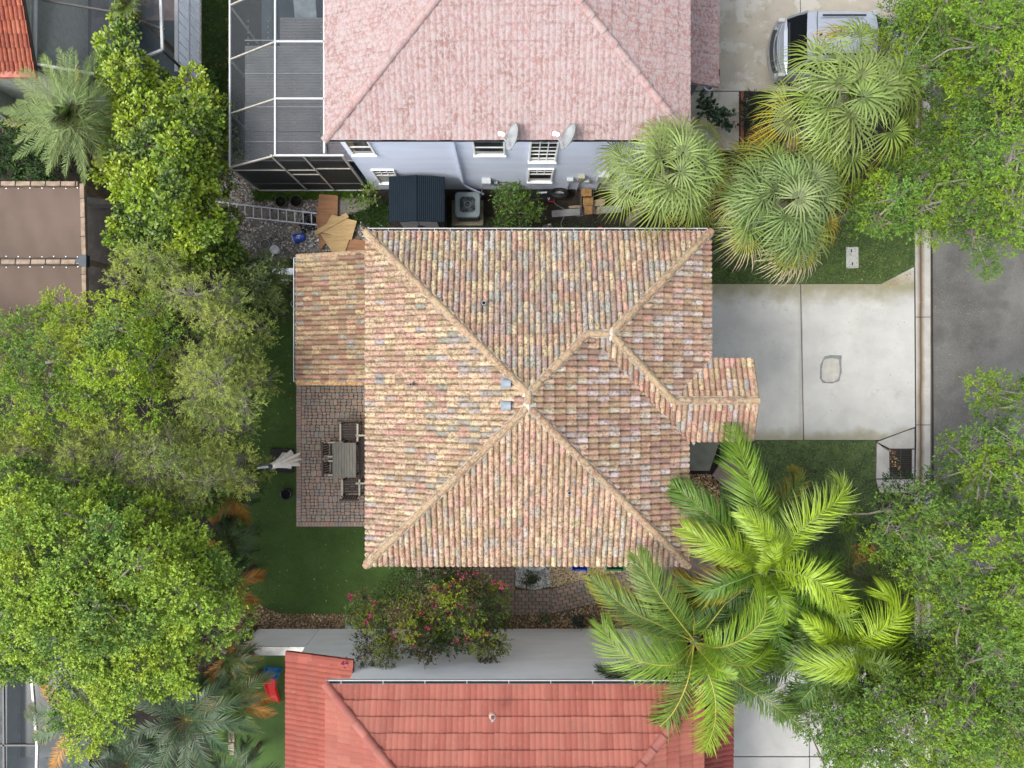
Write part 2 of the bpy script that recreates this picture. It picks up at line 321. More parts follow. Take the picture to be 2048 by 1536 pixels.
# drain apron and grate
dr=thing('storm_drain','black iron storm drain grate with dead leaves in a pale apron by the road','drain',P(1800,925,0))
for q in ([(1754,884),(1829,855),(1829,897),(1780,897)],[(1754,886),(1778,900),(1779,957),(1752,957)],[(1824,899),(1829,899),(1829,957),(1824,957)],[(1752,959),(1829,959),(1829,985),(1760,985)]):
    MB().prism(XY(q),-.1,.014).build('apron_slab',M['kerb'],dr,bevel=.01)
a,b=P(1779,898),P(1823,956)
MB().box((a.x,b.y,-.4),(b.x,a.y,-.09)).build('pit',M['hole'],dr)
fr=MB(); 
for (p,q) in (((a.x,a.y),(b.x,a.y)),((a.x,b.y),(b.x,b.y)),((a.x,a.y),(a.x,b.y)),((b.x,a.y),(b.x,b.y)),(((a.x+b.x)/2,a.y),((a.x+b.x)/2,b.y))):
    fr.bar((*p,-.02),(*q,-.02),.03,.04)
fr.build('grate_frame',M['iron'],dr)
for k in range(15):
    y=a.y-(k+.7)*(a.y-b.y)/15.5
    MB().bar((a.x,y,-.022),(b.x,y,-.022),.024,.03).build('grate_bar',M['iron'],dr)
# meter cover slab in the lawn, timber edging
mc=thing('utility_cover','pale grey rectangular concrete utility cover lying in the front lawn','cover',P(1704,516,0))
MB().prism(XY([(1692,494),(1716,494),(1717,536),(1692,537)]),-.05,.03).build('lid',M['concrete_pale'],mc,bevel=.01)
for q in ((1702,502),(1704,528)):
    c=P(*q); MB().box((c.x-.018,c.y-.05,.02),(c.x+.018,c.y+.05,.034)).build('lift_slot',M['hole'],mc)
ed=P(1483,184); MB().box((ed.x-.05,P(0,300).y,-.05),(ed.x+.05,ed.y,.09)).build('timber_edging',M['redwood'])
tag(bpy.data.objects['timber_edging'],'thin reddish timber edging board along the neighbour front walk','edging')

# ------------------------------------------------------------ scatter stuff
def inpoly(x,y,poly):
    x=np.asarray(x);y=np.asarray(y);r=np.zeros(x.shape,bool);n=len(poly)
    for i in range(n):
        x1_,y1_=poly[i];x2_,y2_=poly[(i+1)%n]
        c=((y1_>y)!=(y2_>y))&(x<(x2_-x1_)*(y-y1_)/((y2_-y1_) if y2_!=y1_ else 1e-9)+x1_); r^=c
    return r
def samp(poly,n):
    A=np.array(poly);lo,hi=A.min(0),A.max(0);out=[];k=0
    while k<n:
        q=rng.uniform(lo,hi,(n*2,2)); q=q[inpoly(q[:,0],q[:,1],poly)]; out.append(q); k+=len(q)
    return np.concatenate(out)[:n]
def unit(a): return a/np.maximum(np.linalg.norm(a,axis=-1,keepdims=True),1e-9)
def pick(pal,n,var=.15):
    pal=np.array(pal,float); c=pal[rng.integers(0,len(pal),n)]
    return np.clip(c*(1+rng.uniform(-var,var,(n,1)))*(1+rng.uniform(-var*.3,var*.3,(n,3))),0,1)
def pebbles(name,poly,n,size,pal,z=.0,label=None,cat=None,parent=None,flat=.5):
    q=samp(XY(poly),n); s=size*rng.uniform(.5,1.5,n)
    base=np.array([[1,0,0],[.3,.9,0],[-.8,.6,0],[-.8,-.6,0],[.3,-.9,0],[0,0,1]],float)
    th=rng.uniform(0,6.28,n); el=rng.uniform(.6,1,n)
    V=np.empty((n,6,3)); bx=base[:,0][None]*s[:,None]; by=base[:,1][None]*(s*el)[:,None]
    V[:,:,0]=q[:,0:1]+bx*np.cos(th)[:,None]-by*np.sin(th)[:,None]
    V[:,:,1]=q[:,1:2]+bx*np.sin(th)[:,None]+by*np.cos(th)[:,None]
    V[:,:,2]=z+base[:,2][None]*(s*flat)[:,None]+rng.uniform(0,size*.7,(n,1))
    V[:,5,:2]+=rng.normal(0,.2,(n,2))*s[:,None]
    idx=np.arange(n)[:,None]*6
    T=np.concatenate([idx+np.array([[i,(i+1)%5,5]]) for i in range(5)])
    c=pick(pal,n,.25); o=npobj(name,V.reshape(-1,3),[T],[np.tile(c,(5,1))],M['pebble'],parent,kind='stuff')
    if label: tag(o,label,cat)
    return o
BROWN=[(.33,.21,.10),(.42,.30,.17),(.22,.12,.06),(.50,.42,.30),(.16,.09,.05),(.36,.24,.09),(.10,.06,.035)]
pebbles('gravel',[(455,1160),(478,1170),(515,1208),(560,1228),(730,1228),(800,1215),(1000,1225),(1120,1226),(1300,1180),(1400,1200),(1400,1258),(450,1262)],9000,.030,BROWN,-.01,'tan and brown river gravel along the foot of the white wall','gravel')
pebbles('gravel',[(1100,1120),(1300,1110),(1290,1140),(1200,1150),(1102,1176)],3500,.026,[(.45,.33,.16),(.52,.42,.25),(.30,.19,.08),(.55,.5,.38)],-.01,'golden gravel between the bins and the paved side path','gravel')
pebbles('pebbles',[(1031,1110),(1101,1110),(1101,1172),(1065,1180),(1031,1172)],2600,.026,[(.62,.62,.6),(.5,.51,.5),(.7,.69,.66),(.25,.26,.26),(.4,.4,.4)],-.005,'white pebbles in the small square bed beside the path','pebbles')
pebbles('mulch',[(1330,945),(1424,950),(1462,990),(1475,1060),(1440,1130),(1330,1120)],5000,.030,BROWN+[(.12,.06,.03)],-.03,'brown bark mulch under the front palms','mulch')
RUB=[(.50,.49,.46),(.40,.38,.34),(.13,.07,.045),(.6,.6,.58),(.22,.13,.08),(.30,.29,.27)]
for pl,n in (([(430,330),(470,335),(510,378),(560,395),(650,400),(650,440),(470,410)],1500),([(460,430),(640,440),(640,520),(560,545),(470,520)],1300),([(600,470),(740,440),(745,505),(600,520)],1100),([(440,400),(500,430),(500,500),(455,500)],700)):
    pebbles('rubble',pl,n,.028,RUB,-.02,{1500:'white and brown rubble under the aluminium ladder',1300:'scattered chips over the grey yard soil south of the ladder',1100:'pale rubble around the plywood sheets',700:'dry leaves and chips at the foot of the clusia tree'}[n],'rubble')
pebbles('leaf_litter',[(395,-60),(460,-60),(462,330),(440,400),(420,380),(400,200)],1500,.04,[(.10,.06,.03),(.2,.12,.04),(.05,.07,.02),(.3,.2,.05)],-.05,'dead leaves on the strip beside the pool cage','leaf litter',flat=.2)
pebbles('leaf_litter',[(1778,898),(1790,898),(1800,930),(1795,945),(1782,935)],60,.03,[(.30,.18,.06),(.12,.07,.03),(.38,.27,.10),(.08,.05,.03)],.0,'yellow dead leaves caught on the drain grate','leaf litter',flat=.3)
pebbles('leaf_litter',[(1700,1090),(1745,1085),(1750,1115),(1705,1130)],160,.05,[(.5,.27,.03),(.4,.2,.04),(.2,.1,.04)],.05,'pile of orange dead leaves under the small palm','leaf litter',flat=.3)
pebbles('leaf_litter',[(1680,566),(1765,572),(1828,536),(1820,560),(1780,575)],60,.018,[(.45,.25,.06),(.3,.12,.05)],.02,'brown leaves along the angled kerb of the driveway','leaf litter',flat=.3)
pebbles('leaf_litter',[(1380,570),(1860,300),(2040,520),(2040,780),(1830,870),(1400,870)],130,.014,[(.3,.2,.06),(.2,.1,.05),(.5,.42,.12)],.021,'sparse fallen leaves on the driveway and road','leaf litter',flat=.2)
def grass(name,poly,n,h,pal,z,label,cat='grass',wd=.006):
    q=samp(XY(poly),n); hh=h*rng.uniform(.5,1.3,n); th=rng.uniform(0,6.28,n); ln=rng.uniform(.1,1.1,n)
    d=np.stack([np.cos(th),np.sin(th),0*th],1); s=np.stack([-np.sin(th),np.cos(th),0*th],1)
    p=np.column_stack([q,np.full(n,z)]); tip=p+d*(hh*ln)[:,None]+np.array([0,0,1])*hh[:,None]*.8
    V=np.stack([p-s*wd,p+s*wd,tip],1).reshape(-1,3); T=np.arange(3*n).reshape(-1,3)
    o=npobj(name,V,[T],[pick(pal,n,.3)],M['grass'],kind='stuff'); return tag(o,label,cat)
GR=[(.09,.17,.03),(.12,.22,.035),(.06,.12,.025),(.16,.24,.05),(.05,.08,.02)]
grass('grass',[(1400,440),(1829,440),(1829,534),(1762,565),(1400,565)],26000,.07,GR,0,'patchy green grass of the front lawn north of the driveway',wd=.009)
grass('groundcover',[(1445,884),(1750,884),(1750,1100),(1445,1280)],20000,.05,[(.15,.24,.06),(.18,.28,.07),(.10,.17,.05),(.03,.04,.015)],0,'dark low groundcover south of the driveway','groundcover',wd=.012)
grass('weeds',[(395,-60),(455,-60),(455,320),(400,250)],16000,.14,[(.04,.10,.012),(.055,.13,.012),(.03,.06,.012)],-.06,'tall dark weeds growing beside the pool cage','weeds',wd=.012)
grass('weeds',[(505,380),(730,380),(735,395),(510,402)],3500,.16,[(.10,.20,.012),(.07,.15,.012)],-.02,'bright weeds along the foot of the pool cage','weeds',wd=.012)
grass('weeds',[(675,440),(775,400),(775,470),(700,440)],1500,.2,[(.03,.08,.015),(.07,.15,.015),(.02,.05,.01)],-.02,'fine green weeds beside the plywood sheets','weeds',wd=.010)
grass('weeds',[(560,525),(640,505),(700,515),(600,540)],2500,.12,[(.04,.09,.02),(.06,.12,.02)],-.02,'weeds below the roof of the west wing','weeds',wd=.010)
grass('weeds',[(890,430),(1090,440),(1300,450),(1300,490),(890,490)],3500,.10,[(.03,.07,.015),(.05,.10,.02)],-.012,'thin weeds along the north side of the tiled house','weeds',wd=.010)
grass('turf_pile',turf_poly,45000,.022,[(.075,.145,.026),(.095,.175,.03),(.055,.11,.02)],-.004,'short pile of the artificial lawn west of the tiled house','artificial grass',wd=.010)

# ------------------------------------------------------------ PAVERS
def clip_poly(sub,clip):
    def area(p): return sum(p[i][0]*p[(i+1)%len(p)][1]-p[(i+1)%len(p)][0]*p[i][1] for i in range(len(p)))
    if area(clip)<0: clip=clip[::-1]
    out=sub
    for i in range(len(clip)):
        a=clip[i];b=clip[(i+1)%len(clip)]; inp=out; out=[]
        if not inp: return []
        ins=lambda p:(b[0]-a[0])*(p[1]-a[1])-(b[1]-a[1])*(p[0]-a[0])>=0
        for k in range(len(inp)):
            p=inp[k-1];q=inp[k];ip,iq=ins(p),ins(q)
            if ip!=iq:
                dx,dy=q[0]-p[0],q[1]-p[1];ex,ey=b[0]-a[0],b[1]-a[1]
                den=ex*dy-ey*dx
                t=(ex*(a[1]-p[1])-ey*(a[0]-p[0]))/den if abs(den)>1e-12 else 0
                out.append((p[0]+dx*t,p[1]+dy*t))
            if iq: out.append(q)
    return out
PAV=[(.44,.32,.255),(.46,.345,.275),(.42,.32,.26),(.375,.32,.28),(.47,.315,.245),(.41,.34,.28),(.36,.33,.30),(.45,.335,.265)]
def paver_top(poly,z0,z1,inset=.008,cham=.012):
    n=len(poly);cx=sum(p[0] for p in poly)/n;cy=sum(p[1] for p in poly)/n
    def sc_(d): 
        out=[]
        for x,y in poly:
            r=math.hypot(x-cx,y-cy) or 1; k=max(.1,(r-d)/r); out.append((cx+(x-cx)*k,cy+(y-cy)*k))
        return out
    a=sc_(inset); b=sc_(inset+cham)
    vs=[(x,y,z0) for x,y in a]+[(x,y,z1-.006) for x,y in a]+[(x,y,z1) for x,y in b]
    fs=[(i,(i+1)%n,n+(i+1)%n,n+i) for i in range(n)]+[(n+i,n+(i+1)%n,2*n+(i+1)%n,2*n+i) for i in range(n)]+[tuple(range(2*n,3*n))]
    return vs,fs
def pave(parent,cells,z0,z1,limit=295,stuffname='pavers',pal=PAV):
    cells.sort(key=lambda c:c[1]); rest=MB()
    for i,(poly,_) in enumerate(cells):
        ar=abs(sum(poly[k][0]*poly[(k+1)%len(poly)][1]-poly[(k+1)%len(poly)][0]*poly[k][1] for k in range(len(poly))))/2
        if ar<.0012: continue
        if sum(poly[k][0]*poly[(k+1)%len(poly)][1]-poly[(k+1)%len(poly)][0]*poly[k][1] for k in range(len(poly)))<0: poly=poly[::-1]
        vs,fs=paver_top(poly,z0,z1+rnd.uniform(-.003,.003))
        c=jit(rnd.choice(pal),.09)
        if i<limit: MB().col(c)._a(vs,fs).build('paver',M['paver'],parent)
        else: rest.col(c)._a(vs,fs)
    if rest.v: rest.build(stuffname,M['paver'],parent,kind='stuff')
# patio
pa=bpy.data.objects.new('patio',None); C.objects.link(pa); pa.location=P(660,900); WL['patio']=P(660,900); structure(pa)
MB().prism(XY([(592,560),(850,560),(850,1054),(592,1054)]),-.08,.012).build('patio_bed',M['joint'],pa)
X0,X1=P(593,0).x,P(760,0).x; Y0,Y1=P(0,1053).y,P(0,764).y
cells=[]; bw=.17
yy=Y0+.17
while yy<Y1+.6:   # border soldier course on the west edge
    cells.append(([(X0,yy),(X0+bw,yy),(X0+bw,yy+.1),(X0,yy+.1)],abs(yy+2.5))); yy+=.1
xx=X0
while xx<X1:
    cells.append(([(xx,Y0),(min(xx+.1,X1),Y0),(min(xx+.1,X1),Y0+.165),(xx,Y0+.165)],1)); xx+=.1
row=0; yy=Y0+.17
while yy<Y1+.45:
    rh=.215; xx=X0+bw; k=0
    while xx<X1-.02:
        wdt=rnd.choice([.115,.13,.155,.17,.19]); x2=min(xx+wdt,X1)
        if x2-xx<.06: break
        split=rnd.random()<.75; a=.02
        def oct_(l,b_,r,t,c=.028):
            return [(l+c,b_),(r-c,b_),(r,b_+c),(r,t-c),(r-c,t),(l+c,t),(l,t-c),(l,b_+c)]
        h1=rh*rnd.uniform(.4,.6) if split else rh
        cells.append((oct_(xx,yy,x2,yy+h1),abs((xx+x2)/2+6.3)+abs(yy+2.3)*.5))
        if split: cells.append((oct_(xx,yy+h1,x2,yy+rh),abs((xx+x2)/2+6.3)+abs(yy+2.3)*.5))
        xx=x2
    yy+=rh
pave(pa,cells,.0,.035)
# side path
pp=bpy.data.objects.new('side_path',None); C.objects.link(pp); pp.location=P(1100,1190); WL['side_path']=P(1100,1190); structure(pp)
path=[[(835,1085),(1030,1085),(1030,1229),(835,1229)],[(1030,1180),(1103,1178),(1103,1227),(1030,1229)],[(1103,1178),(1200,1150),(1200,1204),(1103,1227)],[(1200,1150),(1300,1134),(1420,1108),(1420,1155),(1300,1183),(1200,1204)]]
bed=MB()
for q in path: bed.prism(XY(q),-.06,.0)
bed.build('path_bed',M['joint'],pp)
cells=[]
for si,q in enumerate(path):
    qc=XY(q); ang=[0,0,R(13),R(10)][si]; ca,sa=math.cos(ang),math.sin(ang)
    for j in range(-30,30):
        for i in range(-32,34):
            w_,h_=.235,.125; x=i*w_+(w_/2 if j%2 else 0)+1.5; y=j*h_-7
            e=.022
            pts=[(x+e,y),(x+w_-e,y),(x+w_,y+h_*.3),(x+w_-e*.6,y+h_*.5),(x+w_,y+h_*.7),(x+w_-e,y+h_),(x+e,y+h_),(x,y+h_*.7),(x+e*.6,y+h_*.5),(x,y+h_*.3)]
            if si: pts=[((px-1.5)*ca-(py+7)*sa+1.5,(px-1.5)*sa+(py+7)*ca-7) for px,py in pts]
            if not any(inpoly(np.array([a_]),np.array([b_]),qc)[0] for a_,b_ in pts): continue
            cp=clip_poly(pts,qc)
            if len(cp)>=3:
                m_=sum(a_ for a_,b_ in cp)/len(cp); cells.append((cp,abs(m_-1.9)))
pave(pp,cells,-.03,.02,pal=[(.30,.23,.19),(.27,.22,.185),(.33,.245,.2),(.25,.22,.19),(.35,.255,.2)])
# ------------------------------------------------------------ TILE ROOFS
PROF2=[(0,-.020),(.05,.006),(.12,.030),(.25,.040),(.38,.030),(.46,.010),(.5,-.004),(.54,.010),(.62,.030),(.75,.040),(.88,.030),(.95,.006),(1,-.020)]
def tile_local(w,es,prof,amp=1,lift=.03,c1=(1,1,1),c2=None):
    """tile in plane coords: x across, y upslope, z normal"""
    n=len(prof); vs=[(u*w,0,h*amp+lift) for u,h in prof]+[(u*w,es*1.04,h*amp+.0) for u,h in prof]+[(u*w,.0,-.015) for u,h in prof]
    fs=[(i,i+1,n+i+1,n+i) for i in range(n-1)]+[(2*n+i,2*n+i+1,i+1,i) for i in range(n-1)]
    cs=[(c1 if (prof[i][0]+prof[i+1][0])/2<.5 or c2 is None else c2) for i in range(n-1)]*2
    return vs,fs,cs
def plane_frame(poly,down,z0,p0,pitch):
    """returns matrix local->world. p0 a point on plane with height z0; down unit xy"""
    d=Vector((down[0],down[1],0)); c=1/math.sqrt(1+pitch*pitch)
    up3=Vector((-down[0]*c,-down[1]*c,pitch*c)); x=Vector((down[1],-down[0],0))*-1
    n=x.cross(up3)
    if n.z<0: x=-x; n=x.cross(up3)
    # origin = lowest edge of poly
    m=max(p[0]*down[0]+p[1]*down[1] for p in poly)
    o=None; dp=p0[0]*down[0]+p0[1]*down[1]
    oz=z0-pitch*(m-dp)
    org=Vector((down[0]*m,down[1]*m,oz))
    return Matrix(((x.x,up3.x,n.x,org.x),(x.y,up3.y,n.y,org.y),(x.z,up3.z,n.z,org.z),(0,0,0,1))),c
def convex_ccw(poly):
    a=sum(poly[i][0]*poly[(i+1)%len(poly)][1]-poly[(i+1)%len(poly)][0]*poly[i][1] for i in range(len(poly)))
    return poly if a>0 else poly[::-1]
PROFS=[(0,.006),(.06,.016),(.14,.030),(.25,.037),(.36,.030),(.44,.016),(.5,.006),(.56,.016),(.64,.030),(.75,.037),(.86,.030),(.94,.016),(1,.006)]
class Roof:
    def __init__(s,house,deck_mat,tmat,w,e,amp,pal,two=True,lift=.03,stag=True,prof=PROF2,seed=3,tname='roof_tile',jt=.14):
        s.jt=jt
        s.h=house;s.tmat=tmat;s.w=w;s.e=e;s.amp=amp;s.pal=pal;s.two=two;s.lift=lift;s.stag=stag;s.prof=prof
        s.r=random.Random(seed); s.cand=[]; s.rest={}; s.deck=MB(); s.deck_mat=deck_mat; s.tname=tname; s.vars={}
    def plane(s,poly,down,z0,p0,pitch,tmat=None,pal=None,thick=.14,phase=0,var=12,own_deck=None):
        poly=convex_ccw(poly); tmat=tmat or s.tmat; pal=pal or s.pal
        Mx,c=plane_frame(poly,down,z0,p0,pitch); inv=Mx.inverted()
        zf=lambda x,y:z0-pitch*((x*down[0]+y*down[1])-(p0[0]*down[0]+p0[1]*down[1]))
        (own_deck or s.deck).prism(poly,lambda x,y:zf(x,y)-thick,lambda x,y:zf(x,y)-.006)
        lp=[inv@Vector((x,y,zf(x,y))) for x,y in poly]; lp=[(p.x,p.y) for p in lp]; lp=convex_ccw(lp)
        xs=[p[0] for p in lp]; ys=[p[1] for p in lp]; es=s.e/c
        vkey=(tmat.name,tuple(pal[0]),s.amp)
        if vkey not in s.vars:
            L=[]
            for k in range(var):
                c1=jit(s.r.choice(pal),s.jt,s.r); c2=jit(s.r.choice(pal),s.jt,s.r) if s.two else c1
                vs,fs,cs=tile_local(s.w,es,s.prof,s.amp,s.lift,c1,c2)
                me=npmesh(s.tname,np.array(vs),[np.array(fs)],[np.array(cs)],tmat); L.append(me)
            s.vars[vkey]=L
        j0=int(math.floor(min(ys)/es))-1; j1=int(math.ceil(max(ys)/es))+1
        for j in range(j0,j1):
            off=(s.w/2 if (j%2 and s.stag) else 0)+phase
            i0=int(math.floor((min(xs)-off)/s.w))-1; i1=int(math.ceil((max(xs)-off)/s.w))+1
            for i in range(i0,i1):
                x=i*s.w+off; y=j*es+s.r.uniform(-.006,.006)
                sq=[(x,y),(x+s.w,y),(x+s.w,y+es),(x,y+es)]
                cp=clip_poly(sq,lp)
                if len(cp)<3: continue
                ar=abs(sum(cp[k][0]*cp[(k+1)%len(cp)][1]-cp[(k+1)%len(cp)][0]*cp[k][1] for k in range(len(cp))))/2
                if ar<.0006: continue
                full=ar>s.w*es*.985
                tz=s.r.uniform(-.004,.006)
                wc=Mx@Vector((x+s.w/2,y+es/2,0))
                if full: s.cand.append((wc.z+ (0 if abs(wc.y)<12 and abs(wc.x)<16 else -99),Mx@Matrix.Translation((x,y,tz)),vkey,tmat,pal,es))
                else: s._clip(x,y,tz,es,cp,lp,Mx,tmat,pal)
    def _acc(s,tmat): return s.rest.setdefault(tmat.name,(tmat,MB()))[1]
    def _clip(s,x,y,tz,es,cp,lp,Mx,tmat,pal):
        c1=jit(s.r.choice(pal),s.jt,s.r); c2=jit(s.r.choice(pal),s.jt,s.r) if s.two else c1
        mb=s._acc(tmat); pr=s.prof
        lpx=lp
        for i in range(len(pr)-1):
            u0,h0=pr[i];u1,h1=pr[i+1]
            q=clip_poly([(x+u0*s.w,y),(x+u1*s.w,y),(x+u1*s.w,y+es*1.04),(x+u0*s.w,y+es*1.04)],lpx)
            if len(q)<3: continue
            def zz(px,py):
                t=(px-x-u0*s.w)/((u1-u0)*s.w); k=(py-y)/es
                return (h0+(h1-h0)*t)*s.amp+s.lift*(1-k)+tz
            mb.col(c1 if (u0+u1)/2<.5 else c2)
            mb._a([Mx@Vector((px,py,zz(px,py))) for px,py in q],[tuple(range(len(q)))])
            lowy=min(p[1] for p in q); lw=[p for p in q if abs(p[1]-y)<1e-4]
            if len(lw)>=2:
                a=min(lw);b=max(lw)
                mb._a([Mx@Vector((a[0],y,-.015)),Mx@Vector((b[0],y,-.015)),Mx@Vector((b[0],y,zz(b[0],y))),Mx@Vector((a[0],y,zz(a[0],y)))],[(0,1,2,3)])
    def finish(s,limit=300,roofname='roof'):
        s.roof=s.deck.build(roofname,s.deck_mat,s.h)
        s.cand.sort(key=lambda t:-t[0])
        for k,(z,mx,vkey,tmat,pal,es) in enumerate(s.cand):
            if k<limit:
                me=s.r.choice(s.vars[vkey]); o=bpy.data.objects.new(s.tname,me); C.objects.link(o); o.parent=s.roof
                mloc=mx.copy(); o.matrix_basis=Matrix.Translation(-WL[s.roof.name])@mloc
            else:
                c1=jit(s.r.choice(pal),s.jt,s.r); c2=jit(s.r.choice(pal),s.jt,s.r) if s.two else c1
                vs,fs,cs=tile_local(s.w,es,s.prof,vkey[2],s.lift,c1,c2); mb=s._acc(tmat)
                b=len(mb.v); mb.v+=[tuple(mx@Vector(v)) for v in vs]; mb.f+=[tuple(i+b for i in f) for f in fs]; mb.c+=cs
        for tmat,mb in s.rest.values():
            if mb.v: mb.build('roof_tiles',tmat,s.roof,kind='stuff')
        return s.roof
    def caps(s,a,b,r=.10,step=.33,cmat=None,pal=None,mort=None,sink=.02,name='ridge_tile',mw=.15,taper=.82):
        """half round cap tiles from low point a up to b (3D)"""
        a=Vector(a);b=Vector(b);L=(b-a).length;n=max(1,round(L/step));st=L/n;d=(b-a)/L
        x=d.cross(Vector((0,0,1))).normalized();z=x.cross(d)
        if mort:
            m=MB(); K=max(6,int(L/.12)); ring=[]
            for k in range(K+1):
                p=a+d*L*k/K; wv=mw*(1+s.r.uniform(-.10,.10)); wv2=mw*(1+s.r.uniform(-.10,.10))
                ring.append([p-x*wv-z*.03,p-x*wv*.8+z*.052,p+x*wv2*.8+z*.052,p+x*wv2-z*.03])
            vs=[q for r_ in ring for q in r_]; fs=[(4*k+i,4*k+i+1,4*k+i+5,4*k+i+4) for k in range(K) for i in range(3)]
            fs+=[(0,3,2,1),(4*K,4*K+1,4*K+2,4*K+3)]
            m._a(vs,fs).build('ridge_mortar',mort,s.roof)
        for k in range(n):
            c=jit(s.r.choice(pal or s.pal),.12,s.r); m=MB().col(c); N=8; vs=[]
            for (yy,rr,lf) in ((-.03,r,.030),(st*.15,r*.98,.026),(st,r*taper,.0)):
                for i in range(N+1):
                    th=math.pi*i/N; vs.append(a+d*(k*st+yy)+x*(math.cos(th)*rr)+z*(math.sin(th)*rr*.85+lf+sink))
            fs=[(j*(N+1)+i,j*(N+1)+i+1,(j+1)*(N+1)+i+1,(j+1)*(N+1)+i) for j in range(2) for i in range(N)]
            c0=a+d*(k*st-.03)+z*sink; vs.append(c0-z*.04); fs+=[(len(vs)-1,i+1,i) for i in range(N)]
            m._a(vs,fs).build(name,cmat or s.tmat,s.roof,smooth=False)
def gutter(house,p,q,out,z,wd=.11,mat_in=None,name='gutter',hang=True,n=0):
    """open gutter from p to q (xy) on the outer side 'out'"""
    m=MB(); p=Vector((*p,z));q=Vector((*q,z));o=Vector((*out,0))
    m.bar(p+o*wd,q+o*wd,.018,.10); m.bar(p+o*wd/2-Vector((0,0,.06)),q+o*wd/2-Vector((0,0,.06)),wd,.012,up=(0,0,1))
    m.bar(p,q,.015,.1)
    d=(q-p).normalized()
    for e in (p,q): m.bar(e,e+o*wd,.012,.1)
    g_=m.build(name,M['alu'],house)
    MB().bar(p+o*wd/2-Vector((0,0,.045)),q+o*wd/2-Vector((0,0,.045)),wd*.9,.012).build('gutter_dark',M['gutter_in'],g_)  # dark brown strip laid along the gutter floor
    if n:
        L=(q-p).length
        for k in range(n):
            c=p+d*(L*(k+.35)/n); MB().bar(c+Vector((0,0,.045)),c+o*wd+Vector((0,0,.045)),.014,.008).build('gutter_hanger',M['alu'],g_)
    return g_
def box_wall(name,house,poly,z0,z1,m): return MB().prism(poly,z0,z1).build(name,m,house)

# ---- the tiled house in the middle
CR=lin(226,190,145);SA=lin(214,158,132);GY=lin(182,172,165);MV=lin(172,142,135);TN=lin(190,155,112);RD=lin(176,112,92)
PAL_A=[CR,CR,CR,CR,SA,SA,lin(222,178,140),TN,lin(226,184,140),GY,lin(214,176,150)]
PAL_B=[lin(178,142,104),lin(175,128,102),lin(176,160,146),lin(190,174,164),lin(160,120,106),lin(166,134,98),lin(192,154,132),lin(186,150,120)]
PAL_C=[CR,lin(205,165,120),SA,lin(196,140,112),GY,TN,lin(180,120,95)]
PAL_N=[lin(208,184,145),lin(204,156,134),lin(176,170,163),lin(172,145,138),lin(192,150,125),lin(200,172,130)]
PAL_S=[lin(228,196,150),lin(226,190,146),lin(222,176,135),lin(222,166,140),lin(198,180,165),lin(208,164,122)]
hm=thing('tiled_house','two-storey house under a cream, salmon and grey clay tile hip roof in the centre','house',(0,0,0))
E=.4; ZE=5.6
def dz(c,sat=.78,k=.80):
    l=.3*c[0]+.5*c[1]+.2*c[2]; return tuple((l+(x-l)*sat)*k*.80 for x in c)
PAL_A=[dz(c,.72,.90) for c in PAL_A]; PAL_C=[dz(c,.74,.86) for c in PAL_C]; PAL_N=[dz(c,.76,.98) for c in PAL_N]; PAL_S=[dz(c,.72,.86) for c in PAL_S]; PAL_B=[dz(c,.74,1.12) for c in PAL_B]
rf=Roof(hm,M['felt'],M['tile_main'],.286,.272,1.25,PAL_A,lift=.045,jt=.18)
rf.plane([(-3.73,3.89),(-3.73,-4.64),(.39,-.52),(.39,-.23)],(-1,0),ZE,(-3.73,0),E)
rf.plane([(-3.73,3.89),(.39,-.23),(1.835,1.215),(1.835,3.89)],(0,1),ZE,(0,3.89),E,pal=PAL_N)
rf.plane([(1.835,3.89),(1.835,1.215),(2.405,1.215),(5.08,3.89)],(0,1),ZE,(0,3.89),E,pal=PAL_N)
rf.plane([(-3.73,-4.64),(4.51,-4.64),(.39,-.52)],(0,-1),ZE,(0,-4.64),E,pal=PAL_S)
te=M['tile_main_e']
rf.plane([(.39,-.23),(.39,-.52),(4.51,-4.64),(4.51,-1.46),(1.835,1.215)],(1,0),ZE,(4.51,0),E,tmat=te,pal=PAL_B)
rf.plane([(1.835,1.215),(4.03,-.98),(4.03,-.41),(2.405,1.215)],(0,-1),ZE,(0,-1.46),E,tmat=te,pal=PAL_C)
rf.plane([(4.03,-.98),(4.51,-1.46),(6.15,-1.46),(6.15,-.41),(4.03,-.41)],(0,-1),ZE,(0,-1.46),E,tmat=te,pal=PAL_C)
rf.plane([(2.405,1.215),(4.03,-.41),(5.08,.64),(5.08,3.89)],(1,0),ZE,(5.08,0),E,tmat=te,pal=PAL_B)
rf.plane([(4.03,-.41),(6.15,-.41),(6.15,.64),(5.08,.64)],(0,1),ZE,(0,.64),E,tmat=te,pal=PAL_C)
